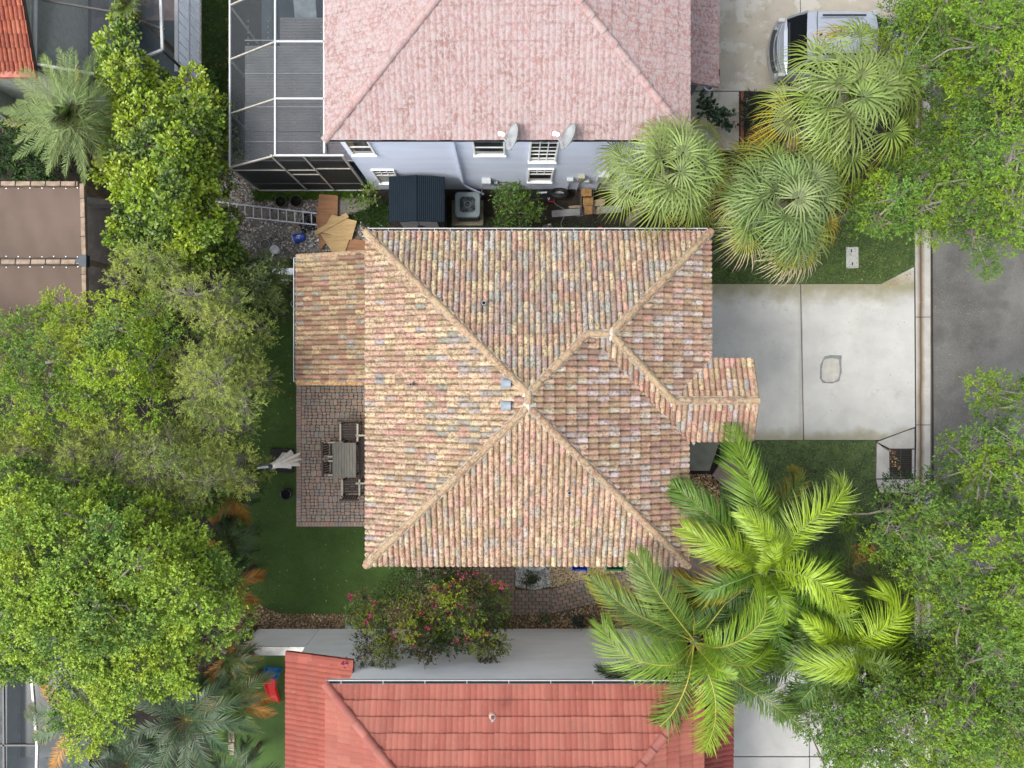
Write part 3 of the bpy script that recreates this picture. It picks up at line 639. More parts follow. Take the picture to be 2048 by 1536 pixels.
# west wing (single storey)
WX0,WX1,WY0,WY1,WP=-6.35,-3.5,.05,3.74,.33
rf.plane([(WX0,WY0),(WX1,WY0),(WX1,WY1),(WX0,WY1)],(-1,0),2.8,(WX0,0),WP,pal=[dz(c,.8,.85) for c in (lin(206,172,128),lin(198,142,116),lin(186,150,112),lin(172,160,148),lin(166,115,92),lin(210,176,130))])
rf.finish(300)
CP=[lin(146,112,90),lin(136,101,82),lin(154,126,98),lin(134,107,88)]
cm=M['cap_main']; mo=M['mortar']
zA=ZE+E*4.12; z6=ZE+E*2.675; zg=z6+E*(-.41-1.215)
for a,b in (((-3.73,3.89,ZE),(.39,-.23,zA)),((-3.73,-4.64,ZE),(.39,-.52,zA)),((4.51,-4.64,ZE),(.39,-.52,zA)),((1.835,1.215,z6),(.39,-.23,zA)),
    ((5.08,3.89,ZE),(2.405,1.215,z6)),((4.03,-.41,zg),(2.405,1.215,z6)),((1.9,1.215,z6),(2.34,1.215,z6)),((6.15,-.41,zg),(4.1,-.41,zg)),((.39,-.23,zA),(.39,-.52,zA))):
    rf.caps(a,b,.086,.34,cm,CP,mo,.037,mw=.122)
# gable rake tiles on the east gable and the west wing edges
def rake(roof,a,b,w=.13,cmat=cm,pal=CP,step=.34,drop=.12):
    a=Vector(a);b=Vector(b);L=(b-a).length;n=max(1,round(L/step));d=(b-a)/L
    x=d.cross(Vector((0,0,1))).normalized()
    for k in range(n):
        p=a+d*(L*k/n-.01);q=a+d*(L*(k+1)/n+.015); up=Vector((0,0,.03+.02)); lo=Vector((0,0,.03))
        m=MB().col(jit(rnd.choice(pal),.15)); m._a([p-x*w/2+up-Vector((0,0,drop)),p-x*w/2+up,p-x*w*.2+up*1.7,p+x*w*.25+up*1.7,p+x*w/2+up,p+x*w/2+up-Vector((0,0,drop)),
            q-x*w/2+lo-Vector((0,0,drop)),q-x*w/2+lo,q-x*w*.2+lo*1.9,q+x*w*.25+lo*1.9,q+x*w/2+lo,q+x*w/2+lo-Vector((0,0,drop))],
            [(i,i+1,i+7,i+6) for i in range(5)]+[(0,5,4,3,2,1),(6,7,8,9,10,11)])
        m.build('rake_tile',cmat,roof)
rake(rf.roof,(6.14,-1.44,ZE),(6.14,-.43,zg)); rake(rf.roof,(6.14,.62,ZE),(6.14,-.39,zg))
zw=2.8+WP*(WX1-WX0)-.1
rake(rf.roof,(WX0,WY1,2.81),(WX1-.1,WY1,zw),.17,step=.36); rake(rf.roof,(WX0,WY0,2.80),(WX1-.1,WY0,zw),.17,pal=[lin(160,110,50),lin(140,95,50),lin(175,125,60)],step=.36)
# cemented star joints
for (x,y,z,r) in ((.39,-.23,zA+.10,.16),(.39,-.52,zA+.10,.17),(2.405,1.215,z6+.09,.17),(4.03,-.41,zg+.07,.16),(1.835,1.215,z6+.07,.13)):
    m=MB(); vs=[(x,y,z+.045)]; n=14
    rr=[r*rnd.uniform(.6,1.15) for _ in range(n)]
    vs+=[(x+rr[k]*math.cos(6.283*k/n),y+rr[k]*math.sin(6.283*k/n),z-.035-.05*rr[k]/r) for k in range(n)]
    m._a(vs,[(0,k+1,(k+1)%n+1) for k in range(n)]).build('joint_mortar',mat('cap_cement_'+str(int(x*100)),(.50,.46,.39),.95,vs=15,va=.2,bump=.5),rf.roof)
# walls
MB().prism([(-3.35,-4.25),(4.15,-4.25),(4.15,-1.1),(5.8,-1.1),(5.8,.3),(4.72,.3),(4.72,3.5),(-3.35,3.5)],-.05,ZE-.03).build('wall',M['wall_cream'],hm)
MB().prism([(-6.0,.3),(-3.36,.3),(-3.36,3.5),(-6.0,3.5)],-.05,2.74).build('wing_wall',M['wall_cream'],hm)
gutter(hm,(-3.70,3.91),(5.0,3.91),(0,1),ZE+.0,.075,n=22)
gutter(hm,(WX0-.01,WY1-.02),(WX0-.01,WY0+.02),(-1,0),2.80,.07,n=8)
sp=MB(); sp.tube([P(1387,886,5.45),P(1387,889,5.2)],.04,8); sp.build('gutter_outlet',M['alu'],hm)
# things fixed to the roof: plumbing pipes and hooded vents
def pipe(px,py,plane_z,r=.045,h=.22,name='vent_pipe'):
    z=plane_z; c=P(px,py,z)
    m=MB(); m.lathe((c.x,c.y,z-.05),[(r,0),(r,h),(r*.72,h),(r*.72,h-.16)],12); o=m.build(name,M['lead'],rf.roof)
    MB().lathe((c.x,c.y,z+.035),[(r*.7,0),(.001,0)],12).build('pipe_bore',M['hole'],rf.roof)
pipe(968,607,6.6,.055); pipe(823,769,6.2,.04); pipe(1138,984,6.9,.045)
for (px,py) in ((1013,767),(1013,811)):
    c=P(px,py,7.12); m=MB(); N=8
    x0_,x1_=c.x-.12,c.x+.10
    vs=[]
    for x,hh in ((x0_,.02),(x0_+.05,.10),(x1_,.12)):
        for i in range(N+1):
            th=math.pi*i/N; vs.append((x,c.y+math.cos(th)*.105,7.06+math.sin(th)**.6*hh+.04))
    m._a(vs,[(j*(N+1)+i,(j+1)*(N+1)+i,(j+1)*(N+1)+i+1,j*(N+1)+i+1) for j in range(2) for i in range(N)]+[tuple(2*(N+1)+i for i in range(N+1))])
    m.build('hooded_vent',M['lead'],rf.roof,smooth=False)
    MB().box((x0_-.02,c.y-.14,7.045),(x1_+.05,c.y+.14,7.075)).build('vent_flashing',M['lead'],rf.roof)

# ---- north neighbour, pink roof
PK=[lin(148,116,111),lin(153,123,119),lin(143,110,104),lin(155,129,125)]
hn=thing('pink_roofed_house','two-storey pale blue house with a faded pink tile roof and white windows','house',(0,9,0))
NZ=5.9; ex0,ex1,ey=-4.72,4.49,6.16; hw=(ex1-ex0)/2
rn=Roof(hn,M['felt'],M['tile_pink'],.30,.352,.45,PK,two=False,lift=.018,stag=True,seed=5,jt=.05,prof=PROFS)
mx=(ex0+ex1)/2
rn.plane([(ex0,ey),(ex1,ey),(mx,ey+hw)],(0,-1),NZ,(0,ey),E)
rn.plane([(ex0,ey),(mx,ey+hw),(mx,ey+hw+3),(ex0,ey+hw+3)],(-1,0),NZ,(ex0,0),E)
rn.plane([(ex1,ey),(mx,ey+hw),(mx,ey+hw+3),(ex1,ey+hw+3)],(1,0),NZ,(ex1,0),E,pal=[lin(150,116,112),lin(156,124,120),lin(146,110,105)])
gx0,gx1=4.0,6.04; gz=3.0; gy0=8.78
rn.plane([(gx0,gy0),(gx1,gy0),(gx1,16),(gx0,16)],(1,0),gz,(gx1,0),.33,pal=[lin(142,104,102),lin(150,114,111)])
rn.finish(300)
zt=NZ+E*hw
for a,b in (((ex0,ey,NZ),(mx,ey+hw,zt)),((ex1,ey,NZ),(mx,ey+hw,zt)),((mx,ey+hw,zt),(mx,ey+hw+3,zt))):
    rn.caps(a,b,.11,.42,M['tile_pink'],[lin(160,122,117),lin(164,132,127)],None,-.02,taper=.9)
rake(rn.roof,(gx1,gy0,gz),(gx0,gy0,gz+.33*2.0),.2,M['tile_pink'],[lin(150,110,105)],.42)
MB().prism([(-4.62,6.5),(4.15,6.5),(4.15,16),(-4.62,16)],-.05,NZ-.02).build('wall',M['wall_blue'],hn)
MB().prism([(4.16,9.15),(5.7,9.15),(5.7,16),(4.16,16)],-.05,gz-.05).build('garage_wall',mat('slate_blue_stucco',(.11,.15,.19),.8,bump=.3),hn)
MB().prism([(ex0+.02,ey+.03),(ex1-.02,ey+.03),(ex1-.02,6.51),(ex0+.02,6.51)],NZ-.17,NZ-.13).build('soffit',M['wall_blue'],hn)
MB().box((ex0,ey-.0,NZ-.15),(ex1,ey+.035,NZ-.01)).build('fascia',M['wall_blue'],hn)
def window(house,x0,x1,z0,z1,y,mull=(),rails=(),split=.5,curt=False,arch=False,w=.05):
    root=MB(); d=.05   # frame ring (facing -Y)
    root.box((x0-w,y-d,z0-w),(x1+w,y+.0,z0)); root.box((x0-w,y-d,z1),(x1+w,y,z1+w))
    root.box((x0-w,y-d,z0),(x0,y,z1)); root.box((x1,y-d,z0),(x1+w,y,z1))
    wn=root.build('window',M['white'],house,bevel=.004)
    zs=z0+(z1-z0)*split
    MB().box((x0,y-.035,zs-.03),(x1,y-.001,zs+.03)).build('meeting_rail',M['white'],wn)
    MB().box((x0,y-.02,zs+.03),(x1,y-.004,z1)).build('pane',M['glass'],wn)
    MB().box((x0,y-.012,z0),(x1,y-.003,zs-.03)).build('pane',M['glass'] if not curt else M['curtain'],wn)
    for u,z in ((1,z1),):
        pass
    for fx in mull: 
        X=x0+(x1-x0)*fx; MB().box((X-.014,y-.032,(z0 if rails and len(rails)>2 else zs)+.03),(X+.014,y-.002,z1)).build('glazing_bar',M['white'],wn)
    for fz in rails:
        Z=z0+(z1-z0)*fz; MB().box((x0,y-.03,Z-.014),(x1,y-.0015,Z+.014)).build('glazing_bar',M['white'],wn)
    MB().box((x0-w-.02,y-.09,z0-w-.04),(x1+w+.02,y,z0-w)).build('sill',M['white'],wn)
    return wn
yw=6.5
window(hn,-1.02,-.24,3.78,5.15,yw,split=.42)
window(hn,.53,1.22,3.16,5.1,yw,mull=(.333,.667),rails=(.12,.3,.62,.8),split=.46)
window(hn,.54,1.22,1.08,2.32,yw,mull=(.333,.667),rails=(.82,),split=.6)
window(hn,-4.45,-3.88,3.8,5.1,yw,split=.45)
window(hn,-4.22,-3.62,.92,2.24,yw,mull=(.333,.667),rails=(.8,),split=.6,curt=True)
ds=MB(); 
ds.bar((-1.58,6.44,5.75),(-1.58,6.44,.75),.09,.07,up=(0,1,0)); ds.bar((-1.58,6.44,.78),(-1.35,6.40,.40),.08,.06,up=(0,1,0)); ds.bar((-1.35,6.40,.42),(-.95,6.3,.1),.08,.06,up=(0,1,0))
ds.build('downspout',M['wall_blue'],hn,bevel=.01)
# boxes and conduits on the wall
def wallbox(name,px0,px1,z0,z1,m,dep=.12):
    k=(H-(z0+z1)/2)/F; MB().box(((px0-1024)*k,yw-dep,z0),((px1-1024)*k,yw+.0,z1)).build(name,m,hn,bevel=.008)
wallbox('electric_box',964,982,.95,1.35,M['palegrey'],.18)
wallbox('electric_box',988,995,.85,1.05,M['palegrey'],.1)
wallbox('electric_box',1134,1146,1.15,1.4,M['palegrey']); wallbox('electric_box',1168,1178,1.0,1.3,M['palegrey'])
wallbox('electric_box',1156,1169,1.4,1.7,mat('cream_box',(.45,.45,.32),.6)); wallbox('meter_cabinet',1194,1216,1.5,2.1,M['palegrey'],.2)
MB().tube([(-.93,6.36,1.0),(-1.02,6.2,.4),(-1.1,6.05,.2)],.03,6).build('conduit',M['galv'],hn); MB().tube([(-.75,6.45,1.0),(-.45,6.46,.85),(-.1,6.46,.8)],.02,6).build('conduit',M['galv'],hn)
for px,z0_ in ((1200,1.6),(1207,1.6),(1213,1.5),(1140,1.2),(1160,1.4)): 
    x=(px-1024)*(H-1)/F; MB().tube([(x,6.46,z0_),(x-.03,6.46,.05)],.028,6).build('conduit',M['galv'],hn)
# satellite dishes on the eave
def dish(px,py,arm,label,tilt):
    c=P(px,py,6.15); t=thing('satellite_dish',label,'dish',(c.x,6.2,NZ),group=None)
    n=24; rings=[(0,.0),(.5,.028),(.85,.085),(1,.12)]; vs=[];fs=[]
    s1=Vector((math.sin(tilt),math.cos(tilt),0)); s2=Vector((math.cos(tilt)*.5,-math.sin(tilt)*.5,.86)).normalized()
    ax=s1.cross(s2).normalized()      # convex side, away from the feed
    a_,b_=.34,.27
    for rr,dp in rings:
        for k in range(n):
            th=6.2832*k/n; vs.append(c+s1*(math.cos(th)*rr*a_)+s2*(math.sin(th)*rr*b_)-ax*dp)
    vs=[v for v in vs]
    for i in range(len(rings)-1):
        for k in range(n): k2=(k+1)%n; fs.append((i*n+k,i*n+k2,(i+1)*n+k2,(i+1)*n+k))
    m=MB(); m._a(vs,fs); back=[v+ax*.02 for v in vs]; m._a(back,[f[::-1] for f in fs]); b0=0
    ed_=[(3*n+k,3*n+(k+1)%n) for k in range(n)]
    L=len(vs); m.f+=[(a__,b__,b__+L,a__+L) for a__,b__ in ed_]; m.c+=[(1,1,1)]*n
    m.build('reflector',M['dish'],t,smooth=True)
    e=P(arm[0],arm[1],6.3)
    low=c-s2*.1-s1*.28
    MB().bar(low,e,.03,.03).build('feed_arm',M['galv'],t)
    h=MB(); h.box((e.x-.06,e.y-.04,e.z-.05),(e.x+.05,e.y+.04,e.z+.06)); h.lathe((e.x+.07,e.y-.02,e.z-.03),[(.0,0),(.045,0),(.05,.07),(0,.07)],10)
    h.build('receiver_head',M['white'],t,bevel=.008)
    MB().tube([c+ax*.06,(c.x+.05,6.25,NZ+.1),(c.x+.05,6.22,NZ-.3)],.025,8).build('mast',M['galv'],t)
dish(1031,276,(1001,268),'grey satellite dish on the pink roof eave, the left of the two',R(10))
dish(1142,277,(1110,268),'grey satellite dish with a torn dark edge, right one on the pink eave',R(22))

# ---- south neighbour, red roof
hs=thing('red_roofed_house','two-storey white house with a bright red tile roof at the bottom','house',(0,-11,0))
RT=[lin(144,81,68),lin(148,86,72),lin(139,76,63)]
SZ=5.5; sx0,sx1,sy=-4.80,4.94,-7.74; shw=(sx1-sx0)/2; smx=(sx0+sx1)/2
rs=Roof(hs,M['felt'],M['tile_red'],.30,.355,.34,RT,two=False,lift=.032,stag=True,seed=9,jt=.035,prof=PROFS)
rs.plane([(sx0,sy),(sx1,sy),(smx,sy-shw)],(0,1),SZ,(0,sy),E)
rs.plane([(sx0,sy),(smx,sy-shw),(smx,sy-shw-3),(sx0,sy-shw-3)],(-1,0),SZ,(sx0,0),E)
rs.plane([(sx1,sy),(smx,sy-shw),(smx,sy-shw-3),(sx1,sy-shw-3)],(1,0),SZ,(sx1,0),E)
rs.amp=.95
rs.plane([(-6.6,-7.93),(-4.5,-7.93),(-4.5,-16),(-6.6,-16)],(-1,0),3.0,(-6.6,0),.33,pal=[lin(138,68,55),lin(143,73,60)])
rs.plane([(6.45,-9.3),(4.7,-9.3),(4.7,-16),(6.45,-16)],(1,0),3.0,(6.45,0),.33,pal=[lin(136,65,59),lin(130,60,54)])
rs.finish(300)
zt=SZ+E*shw
for a,b in (((sx0,sy,SZ),(smx,sy-shw,zt)),((sx1,sy,SZ),(smx,sy-shw,zt)),((smx,sy-shw,zt),(smx,sy-shw-3,zt))):
    rs.caps(a,b,.12,.42,M['tile_red'],[lin(150,86,75),lin(154,94,83)],None,-.02,taper=.9)
rake(rs.roof,(-6.6,-7.93,3.0),(-4.5,-7.93,3.0+.33*2.05),.24,M['tile_red'],[lin(138,68,55),lin(143,73,61)],.42)
MB().prism([(-4.5,-8.17),(4.55,-8.17),(4.55,-18),(-4.5,-18)],-.05,SZ-.02).build('wall',M['wall_white'],hs)
MB().prism([(-6.42,-8.172),(-4.51,-8.172),(-4.51,-18),(-6.42,-18)],-.05,2.98).build('wing_wall',M['wall_white'],hs)
MB().prism([(4.56,-9.6),(6.1,-9.6),(6.1,-18),(4.56,-18)],-.05,2.95).build('garage_wall',M['wall_white'],hs)
MB().box((sx0,sy-.03,SZ-.16),(sx1,sy,SZ-.01)).build('fascia',M['white'],hs)
gutter(hs,(sx0+.02,sy+.0),(sx1,sy+.0),(0,1),SZ-.02,.10,n=9)
c=P(985,1435,6.25); m=MB(); m.lathe((c.x,c.y,6.15),[(.10,0),(.085,.07),(.05,.1)],12); m.build('pipe_collar',mat('pipe_collar',(.5,.28,.22),.8),rs.roof)
MB().tube([(c.x,c.y,6.2),(c.x+.0,c.y,6.42)],.035,10).build('vent_pipe',M['lead'],rs.roof)

# ---- garden wall continuing west from the white house wall
gw=thing('garden_wall','low white garden wall with a weathered flat top at the lower left','wall',P(540,1270,0))
MB().prism([(-9.2,-8.175),(-6.44,-8.175),(-6.44,-8.40),(-9.2,-8.40)],-.05,1.66).build('wall',M['wall_white'],gw)
cop=MB(); cop.prism([(-9.22,-8.15),(-6.45,-8.15),(-6.45,-8.42),(-9.22,-8.42)],1.662,1.72); cop.build('coping',mat('stained_white_coping',(.62,.61,.57),.8,vs=4,va=.15,spots=[(7,.58,.1,(.3,.2,.15),.7)]),gw,bevel=.01)
# short wall and gate on the north west side
g2=thing('side_wall','short white rendered wall end beside the west wing','wall',P(572,545,0))
a=P(549,536,1.7);b=P(594,549,1.7)
MB().box((a.x-.2,b.y,-.05),(-5.98,a.y,1.7)).build('wall',M['wall_white'],g2,bevel=.01)
gt=thing('timber_gate','dark reddish timber gate boards below the short white wall','gate',(-7.1,3.3,0))
for k in range(6):
    x=-6.36-k*.16; MB().box((x-.14,3.18,0),(x,3.22,1.45)).build('board',M['redwood'],gt)
MB().box((-7.35,3.22,.3),(-6.22,3.26,.4)).build('rail',M['redwood'],gt)
MB().box((-7.35,3.22,1.1),(-6.22,3.26,1.2)).build('rail',M['redwood'],gt)

# ------------------------------------------------------------ POOL CAGE of the north house
pc=thing('pool_cage','white-framed screened pool cage over grey corrugated panels beside the pink roof','screen enclosure',(-6.5,9,0))
zo,zm=2.6,3.73; xo,xm,xr=-8.40,-6.68,-5.30; xw=-4.75
def beam(name,p,q,w=.05,h=.08,m='alu',par=pc): MB().bar(p,q,w,h).build(name,M[m],par)
beam('eave_beam',(xo,6.45,zo),(xo,17,zo),.045,.08)
beam('ridge_beam',(xm,6.45,zm),(xm,17,zm),.045,.1)
beam('house_beam',(xr,6.5,zm),(xr,17,zm),.05,.08)
for k,y in enumerate([6.45,8.05,9.66,11.27,12.88,14.5]):
    beam('rafter',(xo,y,zo),(xm,y,zm),.035,.06,'alu_old'); beam('cross_beam',(xm,y,zm),(xw if k==0 else xr,y,zm),.048,.08)
    beam('post',(xo,y,0),(xo,y,zo),.05,.05,'alu_old')
for k in range(4):
    y=6.9+k*1.72; beam('bracket',(xr,y,zm),(xw+.02,y,zm),.03,.03)
for x,zt_ in ((-6.80,zm),(-5.90,zm),(-4.80,zm)): beam('post',(x,6.45,0),(x,6.45,zt_),.06,.05,'alu_old')
beam('sill_beam',(xo,6.45,.08),(xw,6.45,.08),.05,.06,'alu'); beam('rail',(xo,6.45,2.35),(-5.9,6.45,2.35),.04,.04,'alu_old')
beam('rail',(-6.8,6.45,1.9),(-5.9,6.45,1.9),.04,.04,'alu_old'); beam('rail',(-5.9,6.45,2.5),(xw,6.45,2.5),.04,.04,'alu_old'); beam('rail',(xo,6.45,.9),(xw,6.45,.9),.04,.04,'bronze')
def quad(name,pts,m,par,kind=None): MB().face(pts).build(name,M[m],par)
for a_,b_ in ((xo,-6.8),(-6.8,-5.9),(-5.9,-4.8)):
    zl=lambda x: min(zm,zo+(x-xo)*(zm-zo)/(xm-xo))
    quad('screen',[(a_,6.452,.1),(b_,6.452,.1),(b_,6.452,zl(b_)),(a_,6.452,zl(a_))],'screen_dark',pc)
for y0_,y1_ in zip([6.45,8.05,9.66,11.27],[8.05,9.66,11.27,14]):
    quad('screen',[(xo,y0_,zo),(xm,y0_,zm),(xm,y1_,zm),(xo,y1_,zo)],'screen',pc)
    quad('screen',[(xm,y0_,zm),(xr,y0_,zm),(xr,y1_,zm),(xm,y1_,zm)],'screen',pc)
MB().box((xo+.08,6.49,.55),(-6.86,6.52,2.25)).build('white_panel',M['panel'],pc)
# corrugated patio roof under the screen
cx0,cx1=-8.05,-4.75; cy0,cy1=6.75,11.2
def corr_strip(y0,y1,xa,xb,z,c):
    n=int((y1-y0)/.0425); m=MB().col(c); vs=[]
    for k in range(n+1):
        y=y0+(y1-y0)*k/n; zz=z+(.020 if k%2 else 0); vs+=[(xa,y,zz),(xb,y,zz)]
    m._a(vs,[(2*k,2*k+1,2*k+3,2*k+2) for k in range(n)]); return m
y=cy0;k=0
while y<cy1-.3:
    y2=min(y+.86,cy1)
    corr_strip(y+.01,y2,cx0 if y2<10.75 else -7.0,cx1 if k else cx1+.12,2.32+(k%2)*.012,jit((.20,.195,.20),.12)).build('corrugated_panel',M['corr'],pc); y=y2;k+=1
for xx in (-7.95,-7.35,-6.55,-5.75,-5.05):
    dots=MB(); yy=cy0+.1
    while yy<11.0:
        dots.box((xx-.016,yy-.012,2.33),(xx+.016,yy+.012,2.366)); yy+=.17
    dots.build('screw_caps',M['alu_old'],pc,kind='stuff')
for yy in (7.3,8.35,9.35,10.35): MB().bar((cx0,yy,2.365),(cx1,yy,2.365),.03,.012).build('panel_flashing',M['galv'],pc)
MB().bar((-5.6,6.8,2.38),(-5.75,7.9,2.38),.13,.03).build('loose_board',mat('green_grey_board',(.16,.17,.13),.8),pc)
MB().box((cx0,6.72,2.26),(cx1,6.75,2.36)).build('front_gutter',M['alu'],pc)
MB().prism([(xo+.05,6.5),(xw,6.5),(xw,17),(xo+.05,17)],-.03,.02).build('deck',M['tint'],pc)
MB().box((-8.0,11.3,.02),(-5.2,16,.06)).build('pool_water',M['water'],pc)
sh_=thing('stored_canopy','pale folded sheets stacked under the screen at the top of the pool cage','sheet',(-6,11.8,0))
for q in (((-5.95,11.4),(-5.2,11.5),(-5.2,12.6),(-6.0,12.7)),((-6.9,11.6),(-6.2,11.5),(-6.3,12.9),(-7.0,12.8))):
    m=MB(); m.prism(list(q),1.1,1.16); m.build('folded_sheet',mat('canvas_sheet_%d'%len(sh_.children),(.28,.33,.35),.7,vs=3,va=.3),sh_)

# white plank fence near the top left
wf=thing('white_fence','white vinyl plank fence with a top rail at the upper left','fence',(-10.4,11,0))
fx=-10.42
y=9.75
while y<15.5:
    MB().box((fx-.02,y+.022,.05),(fx+.012,y+.298,1.62)).build('plank',mat('vinyl',(.84,.88,.93),.35,va=.06,vs=3,gs=1) if not bpy.data.materials.get('vinyl') else bpy.data.materials['vinyl'],wf,bevel=.004); y+=.32
MB().box((fx-.06,9.7,1.62),(fx+.05,15.5,1.70)).build('top_rail',M['alu'],wf,bevel=.008)
MB().box((fx+.012,9.7,.82),(fx+.045,15.5,.88)).build('middle_rail',M['alu'],wf); MB().box((fx-.0,9.7,0),(fx+.07,15.5,.06)).build('base_rail',M['alu_old'],wf)

# orange roofed house top left
ho=thing('orange_roofed_house','corner of a white house with an orange tile roof at the top left','house',(-14.5,10,0))
oz=2.9; k=(H-oz)/F; ox1=(72-1024)*k; oy=(768-150)*k
ro=Roof(ho,M['felt'],M['tile_orange'],.26,.35,.9,[lin(150,78,56),lin(136,66,48),lin(158,90,66)],two=False,lift=.03,seed=4)
ro.plane([(-17.5,oy),(ox1,oy),(ox1,16),(-17.5,16)],(0,-1),oz,(0,oy),.3)
ro.finish(200)
rake(ro.roof,(-17.4,oy+.02,oz),(ox1,oy+.02,oz),.2,M['tile_orange'],[lin(175,110,92)],.42)
MB().prism([(-17.5,oy+.3),(ox1-.2,oy+.3),(ox1-.2,16),(-17.5,16)],-.05,oz-.05).build('wall',mat('pale_green_stucco',(.42,.45,.38),.85,bump=.3),ho)
MB().prism([(-17.5,8.6),(-16.35,8.6),(-16.35,oy+.29),(-17.5,oy+.29)],-.05,1.9).build('planter_wall',bpy.data.materials['pale_green_stucco'],ho)
def cage(name,label,pts,z,bars,fl,wtr=True):
    c=P(*pts[0],0); t=thing(name,label,'screen enclosure',c)
    for i in range(len(pts)):
        MB().bar(P(*pts[i],z),P(*pts[(i+1)%len(pts)],z),.07,.08).build('frame_bar',M['alu'],t)
    for a_,b_ in bars: MB().bar(P(*a_,z),P(*b_,z),.05,.06).build('cross_bar',M['bronze'],t)
    MB().face([P(*q,z-.03) for q in pts]).build('screen',M['screen'],t)
    for q in pts: MB().bar(P(*q,z),Vector((P(*q,z).x,P(*q,z).y,-.05)),.06,.06,up=(1,0,0)).build('post',M['bronze'],t)
    MB().prism([tuple(P(*q,z))[:2] for q in pts],-.05,.0).build('deck',mat(name+'_deck',fl,.8,vs=2,va=.3,spots=[(1.2,.52,.05,(.05,.07,.08),.8)]),t)
    xs=[P(*q,z).x for q in pts];ys_=[P(*q,z).y for q in pts]; cx,cy=sum(xs)/len(xs),sum(ys_)/len(ys_)
    MB().prism([(cx-(max(xs)-min(xs))*.25,cy-(max(ys_)-min(ys_))*.3),(cx+(max(xs)-min(xs))*.3,cy-(max(ys_)-min(ys_))*.3),(cx+(max(xs)-min(xs))*.3,cy+(max(ys_)-min(ys_))*.3),(cx-(max(xs)-min(xs))*.25,cy+(max(ys_)-min(ys_))*.3)],.0,.03).build('pool_water',M['water'],t)
    b_=MB(); b_.box((min(xs)+.9,min(ys_)+.3,.0),(min(xs)+1.05,max(ys_)-.3,.5)); b_.build('deck_bench',M['ac'],t)
cage('glass_cage','white-edged screened pool roof next to the orange tiles, top left',[(73,-120),(70,128),(200,150),(325,100),(318,-120)],2.8,[((85,0),(245,27)),((245,27),(330,60)),((240,-120),(245,150))],(.17,.14,.14))
cage('corner_cage','dark screened pool roof at the very bottom left corner',[(-160,1334),(62,1334),(75,1490),(70,1680),(-160,1680)],2.7,[((7,1334),(10,1680)),((-160,1490),(75,1490))],(.12,.14,.15))

# ------------------------------------------------------------ shade pergola at left
pg=thing('shade_pergola','timber pergola laced with brown shade cloth at the left edge','pergola',P(90,480,0))
pz=2.8
def PZ(x,y,z=pz): return P(x,y,z)
def wobble_cloth(x0_,y0_,x1_,y1_,name):
    n=28; top=[];bot=[]
    a_=PZ(x0_,y0_);b_=PZ(x1_,y1_); m=MB(); vs=[]; ny=14
    for j in range(ny+1):
        for i in range(n+1):
            u=i/n;v=j/ny; x=a_.x+(b_.x-a_.x)*u; y=a_.y+(b_.y-a_.y)*v
            sc_=.022*abs(math.sin((x)*2.1*math.pi/1.0))
            if j==0: y-=sc_
            if j==ny: y+=sc_
            z=pz-.03-.10*math.sin(math.pi*u)*math.sin(math.pi*v)+.008*math.sin(9*x+3*y)
            if i==n: x-=.02*abs(math.sin(y*6))
            vs.append((x,y,z))
    m._a(vs,[(j*(n+1)+i,(j+1)*(n+1)+i,(j+1)*(n+1)+i+1,j*(n+1)+i+1) for j in range(ny) for i in range(n)])
    o=m.build(name,M['shade'],pg,smooth=True)
    for i in range(0,n+1,3):
        for j in (0,ny):
            p=Vector(vs[j*(n+1)+i]); MB().lathe((p.x,p.y+(-.03 if j==0 else .03),p.z+.004),[(.016,0),(.016,.006),(0,.008)],8).build('grommet',M['white'],o)
    return o
wobble_cloth(-60,373,162,516,'shade_cloth'); wobble_cloth(-60,531,163,760,'shade_cloth')
for (a_,b_) in (((-60,368),(158,368)),((-60,524),(163,524)),((166,368),(170,512)),((170,532),(172,760)),((-60,764),(172,764))):
    MB().bar(PZ(*a_,pz-.02),PZ(*b_,pz-.02),.13,.14).build('beam',M['timber'],pg,bevel=.012)
lac=0
for y_ in (368,524):
    for k in range(9):
        x_=-30+k*30+3
        if x_>160: continue
        q=PZ(x_,y_); MB().bar(q+Vector((-.012,-.12,.06)),q+Vector((.012,.12,.06)),.014,.014).build('lacing',M['black'],pg)
for k in range(9):
    q=PZ(169,398+k*38); MB().bar(q+Vector((-.1,.0,.06)),q+Vector((.08,.02,.06)),.014,.014).build('lacing',M['black'],pg)
br=MB(); q=PZ(170,522); br.box((q.x-.14,q.y-.17,pz-.12),(q.x+.08,q.y+.17,pz+.075)); q2=PZ(160,523); br.box((q2.x-.1,q2.y-.05,pz-.12),(q2.x+.05,q2.y+.08,pz+.072)); br.build('steel_bracket',mat('dark_steel',(.03,.045,.06),.5),pg,bevel=.008)
for q in (PZ(170,522),PZ(160,372),PZ(170,764)): MB().box((q.x-.07,q.y-.07,-.05),(q.x+.07,q.y+.07,pz-.13)).build('post',M['timber'],pg)
pdk=sheet('pergola_patio',mat('brown_patio',(.055,.048,.042),.9,vs=3,va=.3,spots=[(6,.55,.1,(.09,.08,.07),.5)],bump=.4),[(-80,400),(262,400),(262,560),(230,760),(-80,760)],.02)
rt=thing('retaining_wall','dark grey capped block wall beside the brown shade pergola','wall',P(215,405,0))
MB().prism(XY([(172,402),(262,408),(262,420),(172,414)]),-.05,.6).build('wall',mat('grey_block',(.10,.095,.085),.95,vs=6,va=.3,bump=.5),rt)
